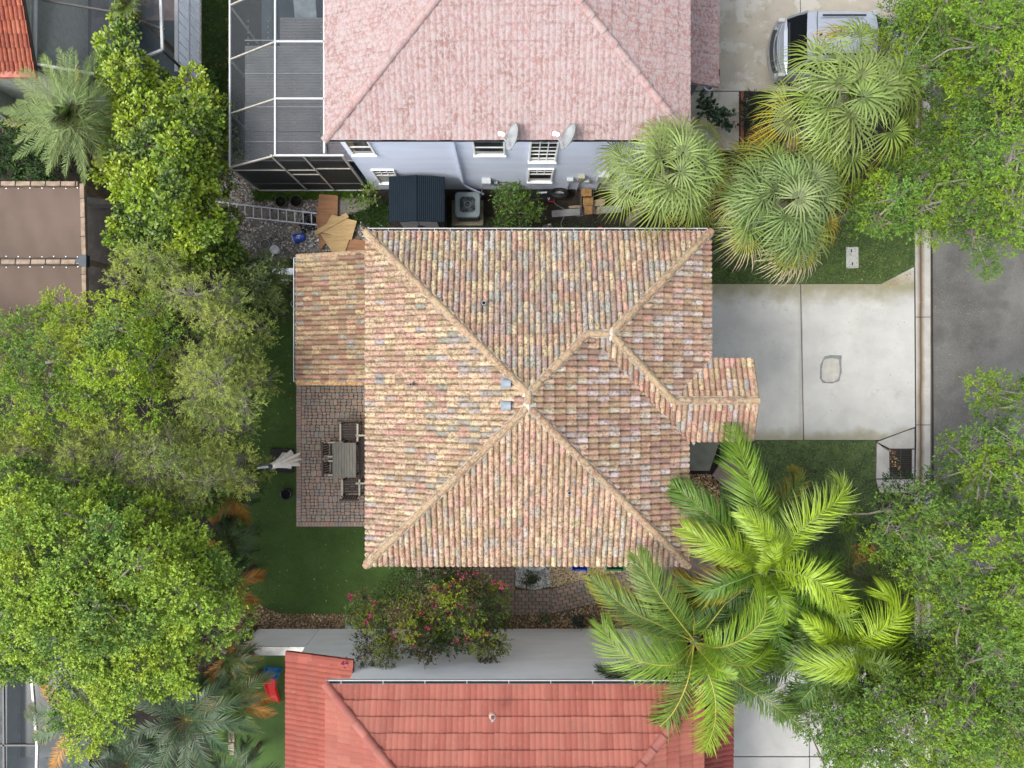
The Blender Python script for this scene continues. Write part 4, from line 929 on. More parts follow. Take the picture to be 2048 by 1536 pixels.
# ------------------------------------------------------------ OBJECTS in the yards
# shed
t=thing('garden_shed','dark blue-black plastic garden shed with pale grey double doors between the houses','shed',P(830,410,0))
sx0_,sx1_=-3.78,-2.07; sy0_,sy1_=4.97,6.36; sm=(sx0_+sx1_)/2; z0_,z1_=1.95,2.12
MB().box((sx0_+.12,sy0_+.12,.02),(sx1_-.12,sy1_-.1,z0_-.02)).build('body',M['shed_body'],t,bevel=.02)
for side,(xa,xb) in enumerate(((sx0_,sm-.006),(sm+.006,sx1_))):
    m=MB(); n=14; vs=[]
    for k in range(n*4+1):
        u=k/(n*4); x=xa+(xb-xa)*u; zz=z0_+(z1_-z0_)*(u if side==0 else 1-u)+(.012 if k%4 in(1,2) else 0)
        vs+=[(x,sy0_,zz),(x,sy1_,zz),(x,sy0_,zz-.07),(x,sy1_,zz-.07)]
    fs=[]
    for k in range(n*4): a_=4*k; fs+=[(a_,a_+4,a_+5,a_+1),(a_+2,a_+3,a_+7,a_+6),(a_,a_+2,a_+6,a_+4),(a_+1,a_+5,a_+7,a_+3)]
    fs+=[(0,1,3,2),(4*n*4,4*n*4+2,4*n*4+3,4*n*4+1)]
    m._a(vs,fs).build('roof_panel',M['shed'],t)
MB().bar((sm,sy0_-.005,z1_+.01),(sm,sy1_+.005,z1_+.01),.05,.03).build('ridge_strip',M['shed'],t,bevel=.006)
for xa,xb,h in ((sx0_+.27,sm-.01,sm-.06),(sm+.01,sx1_-.27,sm+.06)):
    d_=MB().box((xa,sy0_+.08,.08),(xb,sy0_+.118,1.78)).build('door',M['shed_door'],t,bevel=.012)
    MB().bar((h,sy0_+.06,.9),(h,sy0_+.06,1.15),.025,.03,up=(0,1,0)).build('handle',M['black'],d_)
# condenser
t=thing('air_conditioner','teal-grey air conditioning condenser with a round top fan on a concrete pad','air conditioner',P(935,415,0))
c=P(935,409,.84); hw_=.415; by=c.y-.0
pd=P(935,423,0); MB().box((P(904,0).x,P(0,452).y,-.05),(P(967,0).x,P(0,402).y,.10)).build('concrete_pad',mat('mossy_pad',(.22,.20,.13),.9,vs=4,va=.3,bump=.3),t,bevel=.015)
def rsq(h,r,n=5):
    out=[]
    for q in range(4):
        a0=q*math.pi/2; cx_=(h-r)*(1 if q in(0,3) else -1); cy_=(h-r)*(1 if q in(0,1) else -1)
        for k in range(n+1): th=a0+math.pi/2*k/n; out.append((cx_+r*math.cos(th),cy_+r*math.sin(th)))
    return out
def loft(m,c,secs):
    n=len(secs[0][0]); vs=[]
    for ring,z in secs: vs+=[(c[0]+x,c[1]+y,z) for x,y in ring]
    fs=[(j*n+i,j*n+(i+1)%n,(j+1)*n+(i+1)%n,(j+1)*n+i) for j in range(len(secs)-1) for i in range(n)]
    m._a(vs,fs); return m
loft(MB(),c,[(rsq(.37,.10),.12),(rsq(.37,.10),.74)]).build('coil',M['ac_dark'],t)
for k in range(36):
    side=k%4; u=-.30+.60*((k//4)/8)
    p={0:(u,.385),1:(u,-.385),2:(.385,u),3:(-.385,u)}[side]
    MB().bar((c.x+p[0],c.y+p[1],.12),(c.x+p[0],c.y+p[1],.75),.022,.022,up=(1,0,0)).build('louvre_rib',M['ac'],t)
ring=[(.30*math.cos(2*math.pi*k/24+math.pi/48*0),.30*math.sin(2*math.pi*k/24)) for k in range(24)]
sq=rsq(hw_,.13); import_=0
m=MB(); vs=[]; ns=len(sq)
ci=[(.305*x/math.hypot(x,y),.305*y/math.hypot(x,y)) for x,y in sq]
loft(m,c,[([(x*.94,y*.94) for x,y in sq],.12),([(x*.94,y*.94) for x,y in sq],.16),(sq,.72),(sq,.80),([(x*.95,y*.95) for x,y in sq],.84),(ci,.85),([(x*.97,y*.97) for x,y in ci],.80)][2:]).build('top_cover',M['ac'],t,smooth=False)
loft(MB(),c,[([(x*.95,y*.95) for x,y in sq],.10),([(x*.95,y*.95) for x,y in sq],.16)]).build('base_pan',M['ac'],t)
MB().lathe((c.x,c.y,.60),[(.30,0),(.0,0)],24).build('fan_well',M['hole'],t)
for k in range(4):
    a_=R(30+90*k); m=MB(); d1=Vector((math.cos(a_),math.sin(a_),0)); d2=Vector((-d1.y,d1.x,0)); cc=Vector((c.x,c.y,.68))
    m._a([cc+d1*.05-d2*.03,cc+d1*.27-d2*.11-Vector((0,0,.03)),cc+d1*.27+d2*.09+Vector((0,0,.03)),cc+d1*.05+d2*.05],[(0,1,2,3)]); m.build('fan_blade',M['ac_dark'],t)
for rr in (.10,.14,.19,.24,.29):
    pts=[(c.x+rr*math.cos(2*math.pi*k/32),c.y+rr*math.sin(2*math.pi*k/32),.845+.03*(1-(rr/.3)**2)) for k in range(33)]
    MB().tube(pts,.0045,4,False).build('grille_ring',M['galv' if rr<.11 else 'ac'],t)
for k in range(16):
    a_=2*math.pi*k/16; MB().bar((c.x+.08*math.cos(a_),c.y+.08*math.sin(a_),.872),(c.x+.31*math.cos(a_),c.y+.31*math.sin(a_),.848),.005).build('grille_spoke',M['ac'],t)
MB().lathe((c.x,c.y,.66),[(.0,.05),(.07,.05),(.075,.0)],16).build('fan_motor',M['ac_dark'],t)
# ladder
t=thing('ladder','long aluminium ladder lying across the rubble yard','ladder',P(540,425,0))
A=[P(428,403,.12),P(634,427,.22)]; B=[P(440,429,.12),P(634,450,.22)]
MB().bar(A[0],A[1],.035,.08).build('rail',M['ladder'],t,bevel=.004); MB().bar(B[0],B[1],.035,.08).build('rail',M['ladder'],t,bevel=.004)
for k in range(12):
    u=.06+k*.0805; p=A[0].lerp(A[1],u); u2=(p.x-B[0].x)/(B[1].x-B[0].x)+.003
    MB().tube([p,B[0].lerp(B[1],max(0,u2))],.019,6).build('rung',M['ladder'],t)
# boards
def board(pts,z,th,m,label,cat='board',name='plywood_sheet'):
    q=XY(pts,z); o=MB().prism(q,z-th,z).build(name,M[m],None,bevel=.002); return tag(o,label,cat)
board([(638,388),(676,391),(674,462),(640,500),(632,440)],.10,.02,'ply_brown','weathered red-brown plywood sheet with dark knots at the end of the ladder')
board([(640,467),(700,475),(690,504),(664,504)],.13,.02,'ply','tan plywood offcut mostly hidden under the pale pentagon sheet')
board([(692,474),(733,482),(735,503),(690,503)],.09,.02,'ply_brown','brown plywood offcut tucked beside the corner of the tiled roof')
board([(664,429),(714,442),(703,480),(643,464)],.17,.02,'ply','pale honey-coloured plywood pentagon on top of the pile')
board([(627,463),(692,425),(698,434),(633,470)],.21,.03,'ply','narrow plywood plank laid diagonally across the sheets')
tag(bpy.data.objects['plywood_sheet.004'],None); bpy.data.objects['plywood_sheet.004'].name='plywood_plank'
# black bag
def blob(name,c,rx,ry,rz,m,label,cat,seed,rough=.25,par=None):
    r_=np.random.default_rng(seed); n=18;h=9;vs=[]
    for j in range(h+1):
        ph=math.pi/2*j/h
        for k in range(n):
            th=2*math.pi*k/n; q=1+rough*(math.sin(3*th+seed)+.6*math.sin(7*th+2*ph*3+seed))*.5+r_.uniform(-rough,rough)*.35
            vs.append((c[0]+rx*math.cos(th)*math.cos(ph)*q,c[1]+ry*math.sin(th)*math.cos(ph)*q,c[2]+rz*math.sin(ph)*q))
    m_=MB()._a(vs,[(j*n+k,j*n+(k+1)%n,(j+1)*n+(k+1)%n,(j+1)*n+k) for j in range(h) for k in range(n)])
    o=m_.build(name,m,par); 
    if label: tag(o,label,cat)
    return o
q=P(618,447); blob('rubbish_bag',(q.x,q.y,-.02),.30,.33,.18,M['bag'],'crumpled black plastic bag under the ladder end','bag',3,.35)
# buckets
def bucket(px,py,r,h,m,label,lying=None,inner=None,cat='bucket',name='bucket'):
    c=P(px,py,0); t=thing(name,label,cat,c)
    prof=[(0,.0),(r*.82,.0),(r,h),(r*1.06,h),(r*1.06,h-.02),(r*1.0,h-.02)]; ins=[(r*.97,h),(r*.80,.03),(0,.03)]
    m1=MB().lathe((0,0,0),prof,20); m2=MB().lathe((0,0,0),ins,20)
    for mm,nm,ma in ((m1,'shell',m),(m2,'inside',inner or m)):
        if lying is not None:
            Mx=Matrix.Translation((c.x,c.y,r*.95))@Matrix.Rotation(lying,4,'Z')@Matrix.Rotation(R(90),4,'Y')@Matrix.Translation((0,0,-h/2))
        else: Mx=Matrix.Translation((c.x,c.y,-.01))
        mm.v=[tuple(Mx@Vector(v)) for v in mm.v]; mm.build(nm,ma,t,smooth=False)
    return t,Mx
t,Mx=bucket(601,477,.155,.36,M['blue'],'blue paint bucket lying on its side with a pale logo',lying=R(195))
m=MB(); 
for (a0,a1,hh0,hh1) in ((-.5,.35,.13,.17),(-.35,.45,.19,.215),(-.1,.3,.09,.115)):
    n=6;vs=[]
    for k in range(n+1):
        th=R(180)+a0+(a1-a0)*k/n
        for hh in (hh0+.02*math.sin(k),hh1+.02*math.sin(k)): vs.append(Mx@Vector((math.cos(th)*(.152+.001),math.sin(th)*(.152+.001),hh)))
    m._a(vs,[(2*k,2*k+1,2*k+3,2*k+2) for k in range(n)])
m.v=[(x,y,z+.006) for x,y,z in m.v]; m.build('printed_logo',M['palegrey'],t)
MB().lathe((0,0,0),[(.162,.0),(.162,.03)],20).build('tmp',M['white'],t).name='lid_rim'; o=bpy.data.objects['lid_rim']; o.rotation_euler=(0,R(90),R(195)); c_=Mx@Vector((0,0,.34)); o.location=c_-WL[t.name]
bucket(554,502,.14,.30,M['white'],'white plastic bucket standing upright in the yard')
bucket(532,489,.15,.12,M['palegrey'],'grey-white shallow pan beside the white bucket',inner=M['debris'],cat='pan',name='basin')
tt,_=bucket(567,407,.18,.30,mat('mossy_plastic',(.15,.15,.11),.8,va=.3),'left empty green-grey nursery pot behind the ladder',inner=M['soil'],cat='pot',name='nursery_pot')
bucket(597,406,.19,.30,bpy.data.materials['mossy_plastic'],'right green-grey nursery pot behind the ladder, near the brown plywood',inner=M['soil'],cat='pot',name='nursery_pot')
bucket(460,492,.17,.3,M['black'],'black pot half hidden by leaves at the edge of the rubble yard',inner=M['hole'],cat='pot',name='plant_pot')
bucket(1412,497,.16,.3,M['black'],'dark pot in the front lawn shade under the fan palm',inner=M['hole'],cat='pot',name='plant_pot')
c=P(560,470); 
for k,(px,py,w_,l_,a_,mm) in enumerate(((638,478,.05,.16,.9,'white'),(492,513,.05,.2,.1,'palegrey'),(545,512,.04,.16,1.2,'white'),(622,492,.09,.14,.3,'palegrey'))):
    p=P(px,py); o=MB().box((p.x-l_/2,p.y-w_/2,0),(p.x+l_/2,p.y+w_/2,.03),rz=a_).build('litter_scrap',M[mm],None,bevel=.01)
    tag(o,('small white bottle beside the plywood pile','flattened pale plastic piece west of the white bucket','white paper scrap south of the white bucket','crumpled grey cup near the blue bucket')[k],'litter')
# north side yard junk
t=thing('spare_tyre','black tyre leaning flat against the blue wall','tyre',P(1120,378,0))
c=Vector((1.55,6.28,.32)); m=MB(); n=28;vs=[]
for i in range(n):
    th=2*math.pi*i/n
    for k in range(8):
        ph=2*math.pi*k/8; rr=.25+.075*math.cos(ph); v=Vector((rr*math.cos(th),.075*math.sin(ph)*1.2,rr*math.sin(th))); v.rotate(Matrix.Rotation(R(38),3,'X')); vs.append(c+v)
m._a(vs,[(i*8+k,((i+1)%n)*8+k,((i+1)%n)*8+(k+1)%8,i*8+(k+1)%8) for i in range(n) for k in range(8)]); m.build('tyre_ring',M['black'],t,smooth=True)
m=MB().lathe((0,0,0),[(.185,.0),(.15,.03),(.05,.02),(0,.04)],20); Rt=Matrix.Translation(c)@Matrix.Rotation(R(38),4,'X')@Matrix.Rotation(R(90),4,'X'); m.v=[tuple(Rt@Vector(v)) for v in m.v]; m.build('wheel_rim',M['galv'],t)
board([(1103,421),(1240,410),(1245,424),(1104,434)],.07,.06,'oldboard','long grey weathered board lying in the north side yard',name='timber_board')
board([(1137,412),(1178,409),(1180,401),(1211,397),(1209,411),(1139,417)],.16,.05,'timber','brown notched board on top of the long grey board',name='timber_board')
board([(1174,419),(1200,418),(1199,428),(1175,429)],.13,.05,'timber','short square offcut on the grey board',name='timber_board')
t=thing('wooden_crate','small orange-brown slatted crate leaning by the blue wall','crate',P(1176,388,0))
for k in range(3):
    y0_=6.42-k*.27; MB().box((2.28+k*.06,y0_-.25,.34-k*.08),(2.62+k*.06,y0_,.37-k*.08)).build('slat',mat('crate_wood',(.27,.15,.05),.75,va=.3,vs=8) if not bpy.data.materials.get('crate_wood') else bpy.data.materials['crate_wood'],t,bevel=.004)
MB().box((2.26,5.62,.0),(2.30,6.42,.3)).build('side_board',M['shed_body'],t); MB().box((2.66,5.62,.0),(2.70,6.42,.25)).build('side_board',M['shed_body'],t)
def hose(pts,r,m,label,z=.02,name='garden_hose'):
    P3=[P(x,y,z+(.12 if zz else 0)) for x,y,*zz in pts]
    out=[]
    for i in range(len(P3)-1):
        p0=P3[max(i-1,0)];p1=P3[i];p2=P3[i+1];p3=P3[min(i+2,len(P3)-1)]
        for k in range(5):
            u=k/5; out.append(.5*((2*p1)+(p2-p0)*u+(2*p0-5*p1+4*p2-p3)*u*u+(3*p1-p0-3*p2+p3)*u**3))
    out.append(P3[-1]); o=MB().tube(out,r,6).build(name,m,None,smooth=True); return tag(o,label,'hose')
hose([(1128,375),(1118,387),(1108,398),(1112,409),(1128,418),(1133,426),(1128,434),(1122,448),(1128,460),(1150,478)],.018,M['hose'],'grey hose snaking from the tyre past the long board')
hose([(1163,406,1),(1170,415,1),(1174,424,1),(1160,432),(1148,430)],.014,M['hose'],'thin grey hose looped over the brown board')
hose([(752,445),(757,447),(766,456),(763,470),(752,474)],.012,M['palegrey'],'pale wire hoop beside the shed')
hose([(590,600),(584,603),(582,608),(586,614),(592,616)],.014,M['palegrey'],'white hose loop by the west wing gutter',z=.5)
q=P(1096,455); t=blob('foil_bag',(q.x,q.y,-.02),.16,.13,.10,mat('foil',(.14,.10,.10),.3,vs=9,va=.5,spots=[(9,.58,.05,(.6,.6,.6),.9)]),'crumpled brown and silver foil bag in the side yard','bag',5,.3)
q=P(1097,398); t=blob('carrier_bag',(q.x,q.y,-.02),.06,.08,.08,M['white'],'small white plastic bag on the black sheet','bag',6,.3)
board([(1070,379),(1105,378),(1108,402),(1075,402)],.05,.03,'black','black plastic panel lying against the foot of the blue wall',name='black_sheet')
board([(1074,384),(1094,383),(1094,386),(1074,387)],.09,.03,'white','thin white pipe length on the black panel',name='pipe_length')
o=MB().box(tuple(P(1096,404.4,.08)),tuple(P(1109,401.8,.12))).build('hand_tool',M['red'],None,bevel=.006); tag(o,'bright red handle lying on the black panel','tool')
o=MB().box(tuple(P(1119,394,0)),tuple(P(1128,389.5,.06))).build('yellow_sponge',M['yellow'],None,bevel=.015); tag(o,'yellow and white tub lid on the dark soil','lid')
t=thing('traffic_cone','small red-orange bottle lying by the roof gutter','bottle',P(1198,456,0)); t.name='spray_bottle'
WL['spray_bottle']=P(1198,456,0)
MB().tube([P(1190,460,.05),P(1199,456,.06)],[.05,.045],10).build('bottle_body',mat('orange_plastic',(.6,.10,.03),.4),t); MB().tube([P(1199,456,.06),P(1203,454,.06)],[.03,.035],10).build('cap',M['red'],t)
q=P(1079,417); blob('grey_stone',(q.x,q.y,-.02),.09,.08,.08,mat('slate_stone',(.16,.15,.17),.8),'grey stone beside the green shrub','stone',8,.2)
# closed parasol
t=thing('closed_parasol','closed off-white cantilever parasol on a black square base by the patio','parasol',P(568,921,0))
q0,q1=P(541,0).x,0
bb=MB(); a_=P(541,897);b_=P(589,945); bb.box((a_.x,b_.y,0),(b_.x,a_.y,.07)); bb.build('base',M['black'],t,bevel=.015)
hub=P(541,933,2.6); N=10; vs=[]; lev=[(0,.05),(.15,.10),(.6,.13),(1.2,.20),(1.75,.27)]
n=40
for li,(dn,rr) in enumerate(lev):
    cx_=hub.x+.10*dn/1.75; cy_=hub.y+.04*dn/1.75
    for k in range(n):
        th=2*math.pi*k/n; fold=1+ (.0 if li==0 else .38)*math.cos(8*th+.4*math.sin(3*th))*(dn/1.75+.25)
        dz_=0 if li<4 else .10*math.sin(8*th+1)
        vs.append((cx_+rr*fold*math.cos(th)*1.0,cy_+rr*fold*math.sin(th)*.8,hub.z-dn+dz_))
fs=[(j*n+k,(j+1)*n+k,(j+1)*n+(k+1)%n,j*n+(k+1)%n) for j in range(len(lev)-1) for k in range(n)]
MB()._a(vs,fs).build('canopy',M['fabric'],t,smooth=True)
MB().lathe((hub.x,hub.y,2.58),[(.07,0),(.075,.05),(.05,.07),(0,.07)],16).build('hub_cap',M['navy'],t)
arm=P(514,936,2.75); MB().bar((hub.x,hub.y,2.6),arm,.06,.05).build('arm',M['galv'],t,bevel=.008)
ps=Vector((arm.x+.35,arm.y+.06,0)); MB().bar((ps.x,ps.y,.05),(arm.x+.03,arm.y,2.72),.07,.07,up=(0,1,0)).build('pole',M['galv'],t,bevel=.008)
# glazed pot
c=P(578,985); t=thing('glazed_pot','dark navy glazed round planter on the artificial lawn','planter',c)
MB().lathe((c.x,c.y,0),[(.10,0),(.17,.12),(.19,.28),(.17,.36),(.185,.38),(.16,.385),(.15,.33)],22).build('pot_body',M['navy'],t,smooth=True)
MB().lathe((c.x,c.y,.30),[(.155,0),(0,0)],22).build('pot_soil',M['hole'],t)
# patio furniture
t=thing('garden_table','grey slatted wooden dining table on the patio','table',P(688,920,0))
a_=P(665,886,.75);b_=P(712,955,.75); wd=b_.x-a_.x
for k in range(8):
    xa=a_.x+.03+(wd-.06)*k/8; MB().box((xa+.003,b_.y+.03,.722),(xa+(wd-.06)/8-.003,a_.y-.03,.75)).build('table_slat',M['wood_grey'],t,bevel=.003)
for bx in (((a_.x,a_.y-.03),(b_.x,a_.y)),((a_.x,b_.y),(b_.x,b_.y+.03)),((a_.x,b_.y+.03),(a_.x+.03,a_.y-.03)),((b_.x-.03,b_.y+.03),(b_.x,a_.y-.03))):
    MB().box((*bx[0],.70),(*bx[1],.752)).build('frame_board',M['wood_grey'],t,bevel=.003)
for xx in (a_.x+.06,b_.x-.06):
    for yy in (a_.y-.06,b_.y+.06): MB().box((xx-.03,yy-.03,0),(xx+.03,yy+.03,.70)).build('leg',M['wood_dark'],t)
def chair(cx_,cy_,rz,w_,d_,label,n=1,back_h=.92,cat='chair',lean=.10):
    """origin seat centre, back at -y local"""
    t=thing('patio_chair' if n==1 else 'patio_bench',label,cat,(cx_,cy_,0)); Rz=Matrix.Rotation(rz,3,'Z'); o0=Vector((cx_,cy_,0))
    def B(name,a,b,m,bev=.004,sh=None):
        mm=MB().box(a,b)
        if sh: mm.v=[(x,y-lean*(z-.42)/.5,z) for x,y,z in mm.v]
        mm.v=[tuple(Rz@Vector(v)+o0) for v in mm.v]; return mm.build(name,m,t,bevel=bev)
    hw=w_/2;hd=d_/2
    ns=6
    for k in range(ns):
        y=-hd+.06+(d_-.1)*k/ns; B('seat_slat',(-hw+.05,y,.40),(hw-.05,y+(d_-.1)/ns-.022,.425),M['wood_dark'])
    nb=max(5,int(w_/.1))
    for k in range(nb):
        x=-hw+.06+(w_-.12)*k/nb; B('back_slat',(x,-hd-.0,.43),(x+(w_-.12)/nb-.02,-hd+.022,back_h-.04),M['wood_dark'],sh=1)
    B('back_rail',(-hw,-hd-.02,back_h-.06),(hw,-hd+.04,back_h),M['wood_dark'],sh=1)
    for sx in (-1,1):
        x=sx*(hw-.03)
        B('armrest',(x-.03,-hd+.02,.62),(x+.03,hd-.01,.65),M['armrest'],.008)
        B('leg',(x-.025,hd-.07,0),(x+.025,hd-.02,.62),M['wood_dark']); B('leg',(x-.025,-hd-.0,0),(x+.025,-hd+.05,.62),M['wood_dark'])
        B('side_rail',(x-.02,-hd+.05,.34),(x+.02,hd-.07,.40),M['wood_dark'])
    return t
chair(-5.30,-1.57,R(180),.62,.60,'brown slatted armchair at the north end of the grey table')
chair(-5.24,-3.37,0,.62,.56,'brown slatted armchair at the south end of the grey table')
chair(-5.74,-2.13,R(-90),.52,.56,'northern of the two brown chairs pushed in west of the table')
chair(-5.72,-2.73,R(-90),.52,.56,'southern of the two brown chairs pushed in west of the table')
chair(-4.80,-2.45,R(90),1.62,.58,'long brown slatted bench east of the table, half under the roof',n=2,cat='bench')
for o in list(bpy.data.objects):
    pass
# recycling bins, tub and planter by the south path
def bin_(x0,x1,m,label):
    a_=P(x0,1110,.62);b_=P(x1,1142,.62); t=thing('recycling_bin',label,'bin',((a_.x+b_.x)/2,(a_.y+b_.y)/2,0)); y0_=b_.y
    mm=MB(); o_=[(a_.x,y0_),(b_.x,y0_),(b_.x,y0_+.5),(a_.x,y0_+.5)]; i_=[(a_.x+.06,y0_+.05),(b_.x-.06,y0_+.05),(b_.x-.06,y0_+.45),(a_.x+.06,y0_+.45)]
    lo=[(x+(.05 if x==a_.x else -.05),y+(.04 if y==y0_ else -.04)) for x,y in o_]
    vs=[(x,y,.25) for x,y in lo]+[(x,y,.62) for x,y in o_]+[(x,y,.62) for x,y in i_]+[(x,y,.32) for x,y in i_]
    mm._a(vs,[(i,(i+1)%4,4+(i+1)%4,4+i) for i in range(4)]+[(4+i,4+(i+1)%4,8+(i+1)%4,8+i) for i in range(4)]+[(8+i,8+(i+1)%4,12+(i+1)%4,12+i) for i in range(4)]+[(12,13,14,15)])
    mm.build('bin_body',m,t,bevel=.012)
    for xx in (a_.x+.09,b_.x-.13): MB().box((xx,y0_+.012,.61),(xx+.05,y0_+.04,.628)).build('handle_slot',M['hole'],t)
    MB().box((a_.x+.06,y0_+.06,0),(b_.x-.06,y0_+.44,.25)).build('bin_stand',m,t)
bin_(1142,1178,M['blue'],'blue plastic recycling bin at the south eave of the tiled house')
bin_(1211,1251,M['green'],'green plastic recycling bin at the south eave of the tiled house')
c=P(1070,1122,.5); t=thing('round_tub','pale grey round tub on the white pebbles, half under the eave','tub',(c.x,c.y,0))
MB().lathe((c.x,c.y,0),[(.28,0),(.36,.30),(.40,.48),(.40,.52),(.35,.53),(.27,.40),(.26,.36)],26,1.1,.8).build('tub_body',M['palegrey'],t,smooth=True)
MB().lathe((c.x,c.y,.38),[(.29,0),(0,0)],26,1.1,.8).build('tub_inside',M['navy'],t)
# wall lantern
c=P(705,1246,.9); t=thing('wall_lantern','grey metal square-framed lamp standing against the white wall','lamp',(c.x,c.y,0))
a_=P(692,1236,1.0);b_=P(718,1252,1.0)
for p,q in (((a_.x,a_.y),(b_.x,a_.y)),((a_.x,a_.y),(a_.x+.02,b_.y)),((b_.x,a_.y),(b_.x-.02,b_.y))): MB().bar((*p,1.0),(*q,1.0),.05,.05).build('frame_bar',M['lead'],t,bevel=.006)
MB().box((a_.x-.02,b_.y-.10,.9),(b_.x+.0,b_.y+.02,1.04)).build('lamp_housing',M['dish'],t,bevel=.03)
MB().bar((c.x,b_.y-.05,0),(c.x,b_.y-.05,.92),.05,.05,up=(1,0,0)).build('stand',M['lead'],t); MB().lathe((c.x,c.y-.02,.93),[(.05,0),(.06,.06),(0,.07)],12).build('lamp_lens',M['glass'],t)
# toy slide
t=thing('toy_slide','small toddler slide with blue steps and a red chute on the lower left lawn','slide',P(545,1375,0))
zz=.62; a_=P(530,1356,zz);b_=P(556,1340,.25)
for k,(px0,py0,px1,py1,z) in enumerate(((533,1337,560,1339,.12),(532,1345,559,1347,.30),(529,1353,555,1355,.50))):
    p=P(px0,py0,z);q=P(px1,py1,z); MB().bar(p,q,.10,.05).build('step',M['blue2'],t,bevel=.008)
for s_,(p,q) in enumerate(((P(533,1335,.0),P(527,1358,.66)),(P(561,1337,.0),P(550,1358,.66)))): MB().bar(p,q,.05,.10).build('side_rail',M['blue2'],t,bevel=.008)
path_=[(P(525,1357,.62),P(552,1358,.62)),(P(531,1375,.52),P(551,1375,.52)),(P(536,1393,.2),P(556,1391,.2)),(P(534,1406,.06),P(560,1404,.06))]
vs=[]
for l_,r_ in path_:
    mid=(l_+r_)/2; vs+=[l_+Vector((0,0,.08)),l_+Vector((.02,0,.08)),l_.lerp(r_,.22)-Vector((0,0,.03)),l_.lerp(r_,.78)-Vector((0,0,.03)),r_+Vector((-.02,0,.08)),r_+Vector((0,0,.08)),r_-Vector((0,0,.10)),l_-Vector((0,0,.10))]
fs=[(j*8+i,j*8+(i+1)%8,(j+1)*8+(i+1)%8,(j+1)*8+i) for j in range(3) for i in range(8)]+[tuple(range(8)),tuple(24+k for k in range(8))[::-1]]
MB()._a(vs,fs).build('chute',M['red'],t,bevel=.008)
# stepping stones
for k,(px,py) in enumerate(((463,1472),(463,1497))):
    q=XY([(px-6,py-12),(px+6,py-12),(px+7,py+11),(px-5,py+11)]); o=MB().prism(q,-.03,.06).build('stepping_stone',mat('pink_stone_%d'%k,(.42,.33,.28),.85,vs=8,va=.15,bump=.3),None,bevel=.02)
    tag(o,('upper','lower')[k]+' of two pale pink stones at the edge of the lower left lawn','stone','pale edging stones')
# flower pots in the gravel beside the white wall
bucket(1157,1241,.13,.22,mat('terracotta',(.25,.09,.05),.8),'terracotta pot with a dark bushy plant against the white wall',inner=M['soil'],cat='pot',name='terracotta_pot')
bucket(1065,1157,.14,.16,bpy.data.materials['terracotta'],'terracotta pot sunk in the white pebbles',inner=M['soil'],cat='pot',name='terracotta_pot')
# boulder border under the trees near the gravel corner
for k,(px,py,r_) in enumerate(((478,1168,.13),(484,1185,.15),(490,1203,.13),(494,1222,.14),(492,1243,.13))):
    q=P(px,py); blob('border_rock',(q.x,q.y,-.04),r_,r_*1.2,.12,mat('dark_rock_%d'%k,(.09,.065,.05),.9,vs=9,va=.3,bump=.6),('first','second','third','fourth','last')[k]+' dark rock from the lawn in the border of the gravel corner','rock',20+k,.25)
    bpy.data.objects['border_rock'+('' if k==0 else '.%03d'%k)]['group']='dark border rocks'
# things by the pink garage
t=thing('barrel_planter','small metal watering bucket beside the pink garage corner','bucket',P(1418,170,0))
c=P(1418,172,.4); MB().lathe((c.x,c.y,0),[(.1,0),(.15,.38),(.16,.4),(.13,.4),(.1,.1),(0,.1)],16).build('shell',M['galv'],t)
t.name='metal_bucket'; WL['metal_bucket']=P(1418,170,0)
o=MB().box(tuple(P(1436,142,2.9)),tuple(P(1440,151,3.05))).build('floodlight',M['black'],None); tag(o,'tiny black floodlight at the edge of the pink garage roof','light')
# ------------------------------------------------------------ the car
t=thing('silver_suv','silver sport utility car parked facing the street on the north driveway','car',(10.9,10.83,0))
X0,Yc=8.50,10.80; W2=.93
def carX(u): return X0+u
sec=[ # x, half width bottom, z low, belt halfwidth, belt z, roof halfwidth, roof z
 (0.00,.80,.42,.80,.80,None),(0.06,.88,.30,.89,.86,None),(0.16,.91,.28,.92,.98,None),(0.26,.925,.28,.925,1.02,None),
 (1.2,.935,.26,.935,1.02,None),(2.6,.935,.26,.93,1.0,None),(3.3,.93,.28,.92,.98,None),(3.9,.92,.3,.86,.92,None),(4.45,.88,.3,.76,.82,None),(4.72,.76,.36,.66,.70,None)]
vs=[];n=10
for x,hb,zl,hbelt,zb,_ in sec:
    pts=[(-hb*.92,zl),(-hb,zl+.12),(-hbelt,zb-.18),(-hbelt*.97,zb),(-hbelt*.55,zb+.02),(hbelt*.55,zb+.02),(hbelt*.97,zb),(hbelt,zb-.18),(hb,zl+.12),(hb*.92,zl)]
    cv=.10*(1 if x<.5 else 0)
    for y,z in pts: vs.append((carX(x+cv*(abs(y)/.93)**2*1.4*(1 if x<.3 else 0)-(.10*(abs(y)/.9)**2 if x>4.3 else 0)),Yc+y,z))
fs=[(j*n+i,(j+1)*n+i,(j+1)*n+(i+1)%n,j*n+(i+1)%n) for j in range(len(sec)-1) for i in range(n)]+[tuple(range(n)),tuple((len(sec)-1)*n+k for k in range(n))[::-1]]
MB()._a(vs,fs).build('body',M['carpaint'],t,smooth=False,bevel=.02)
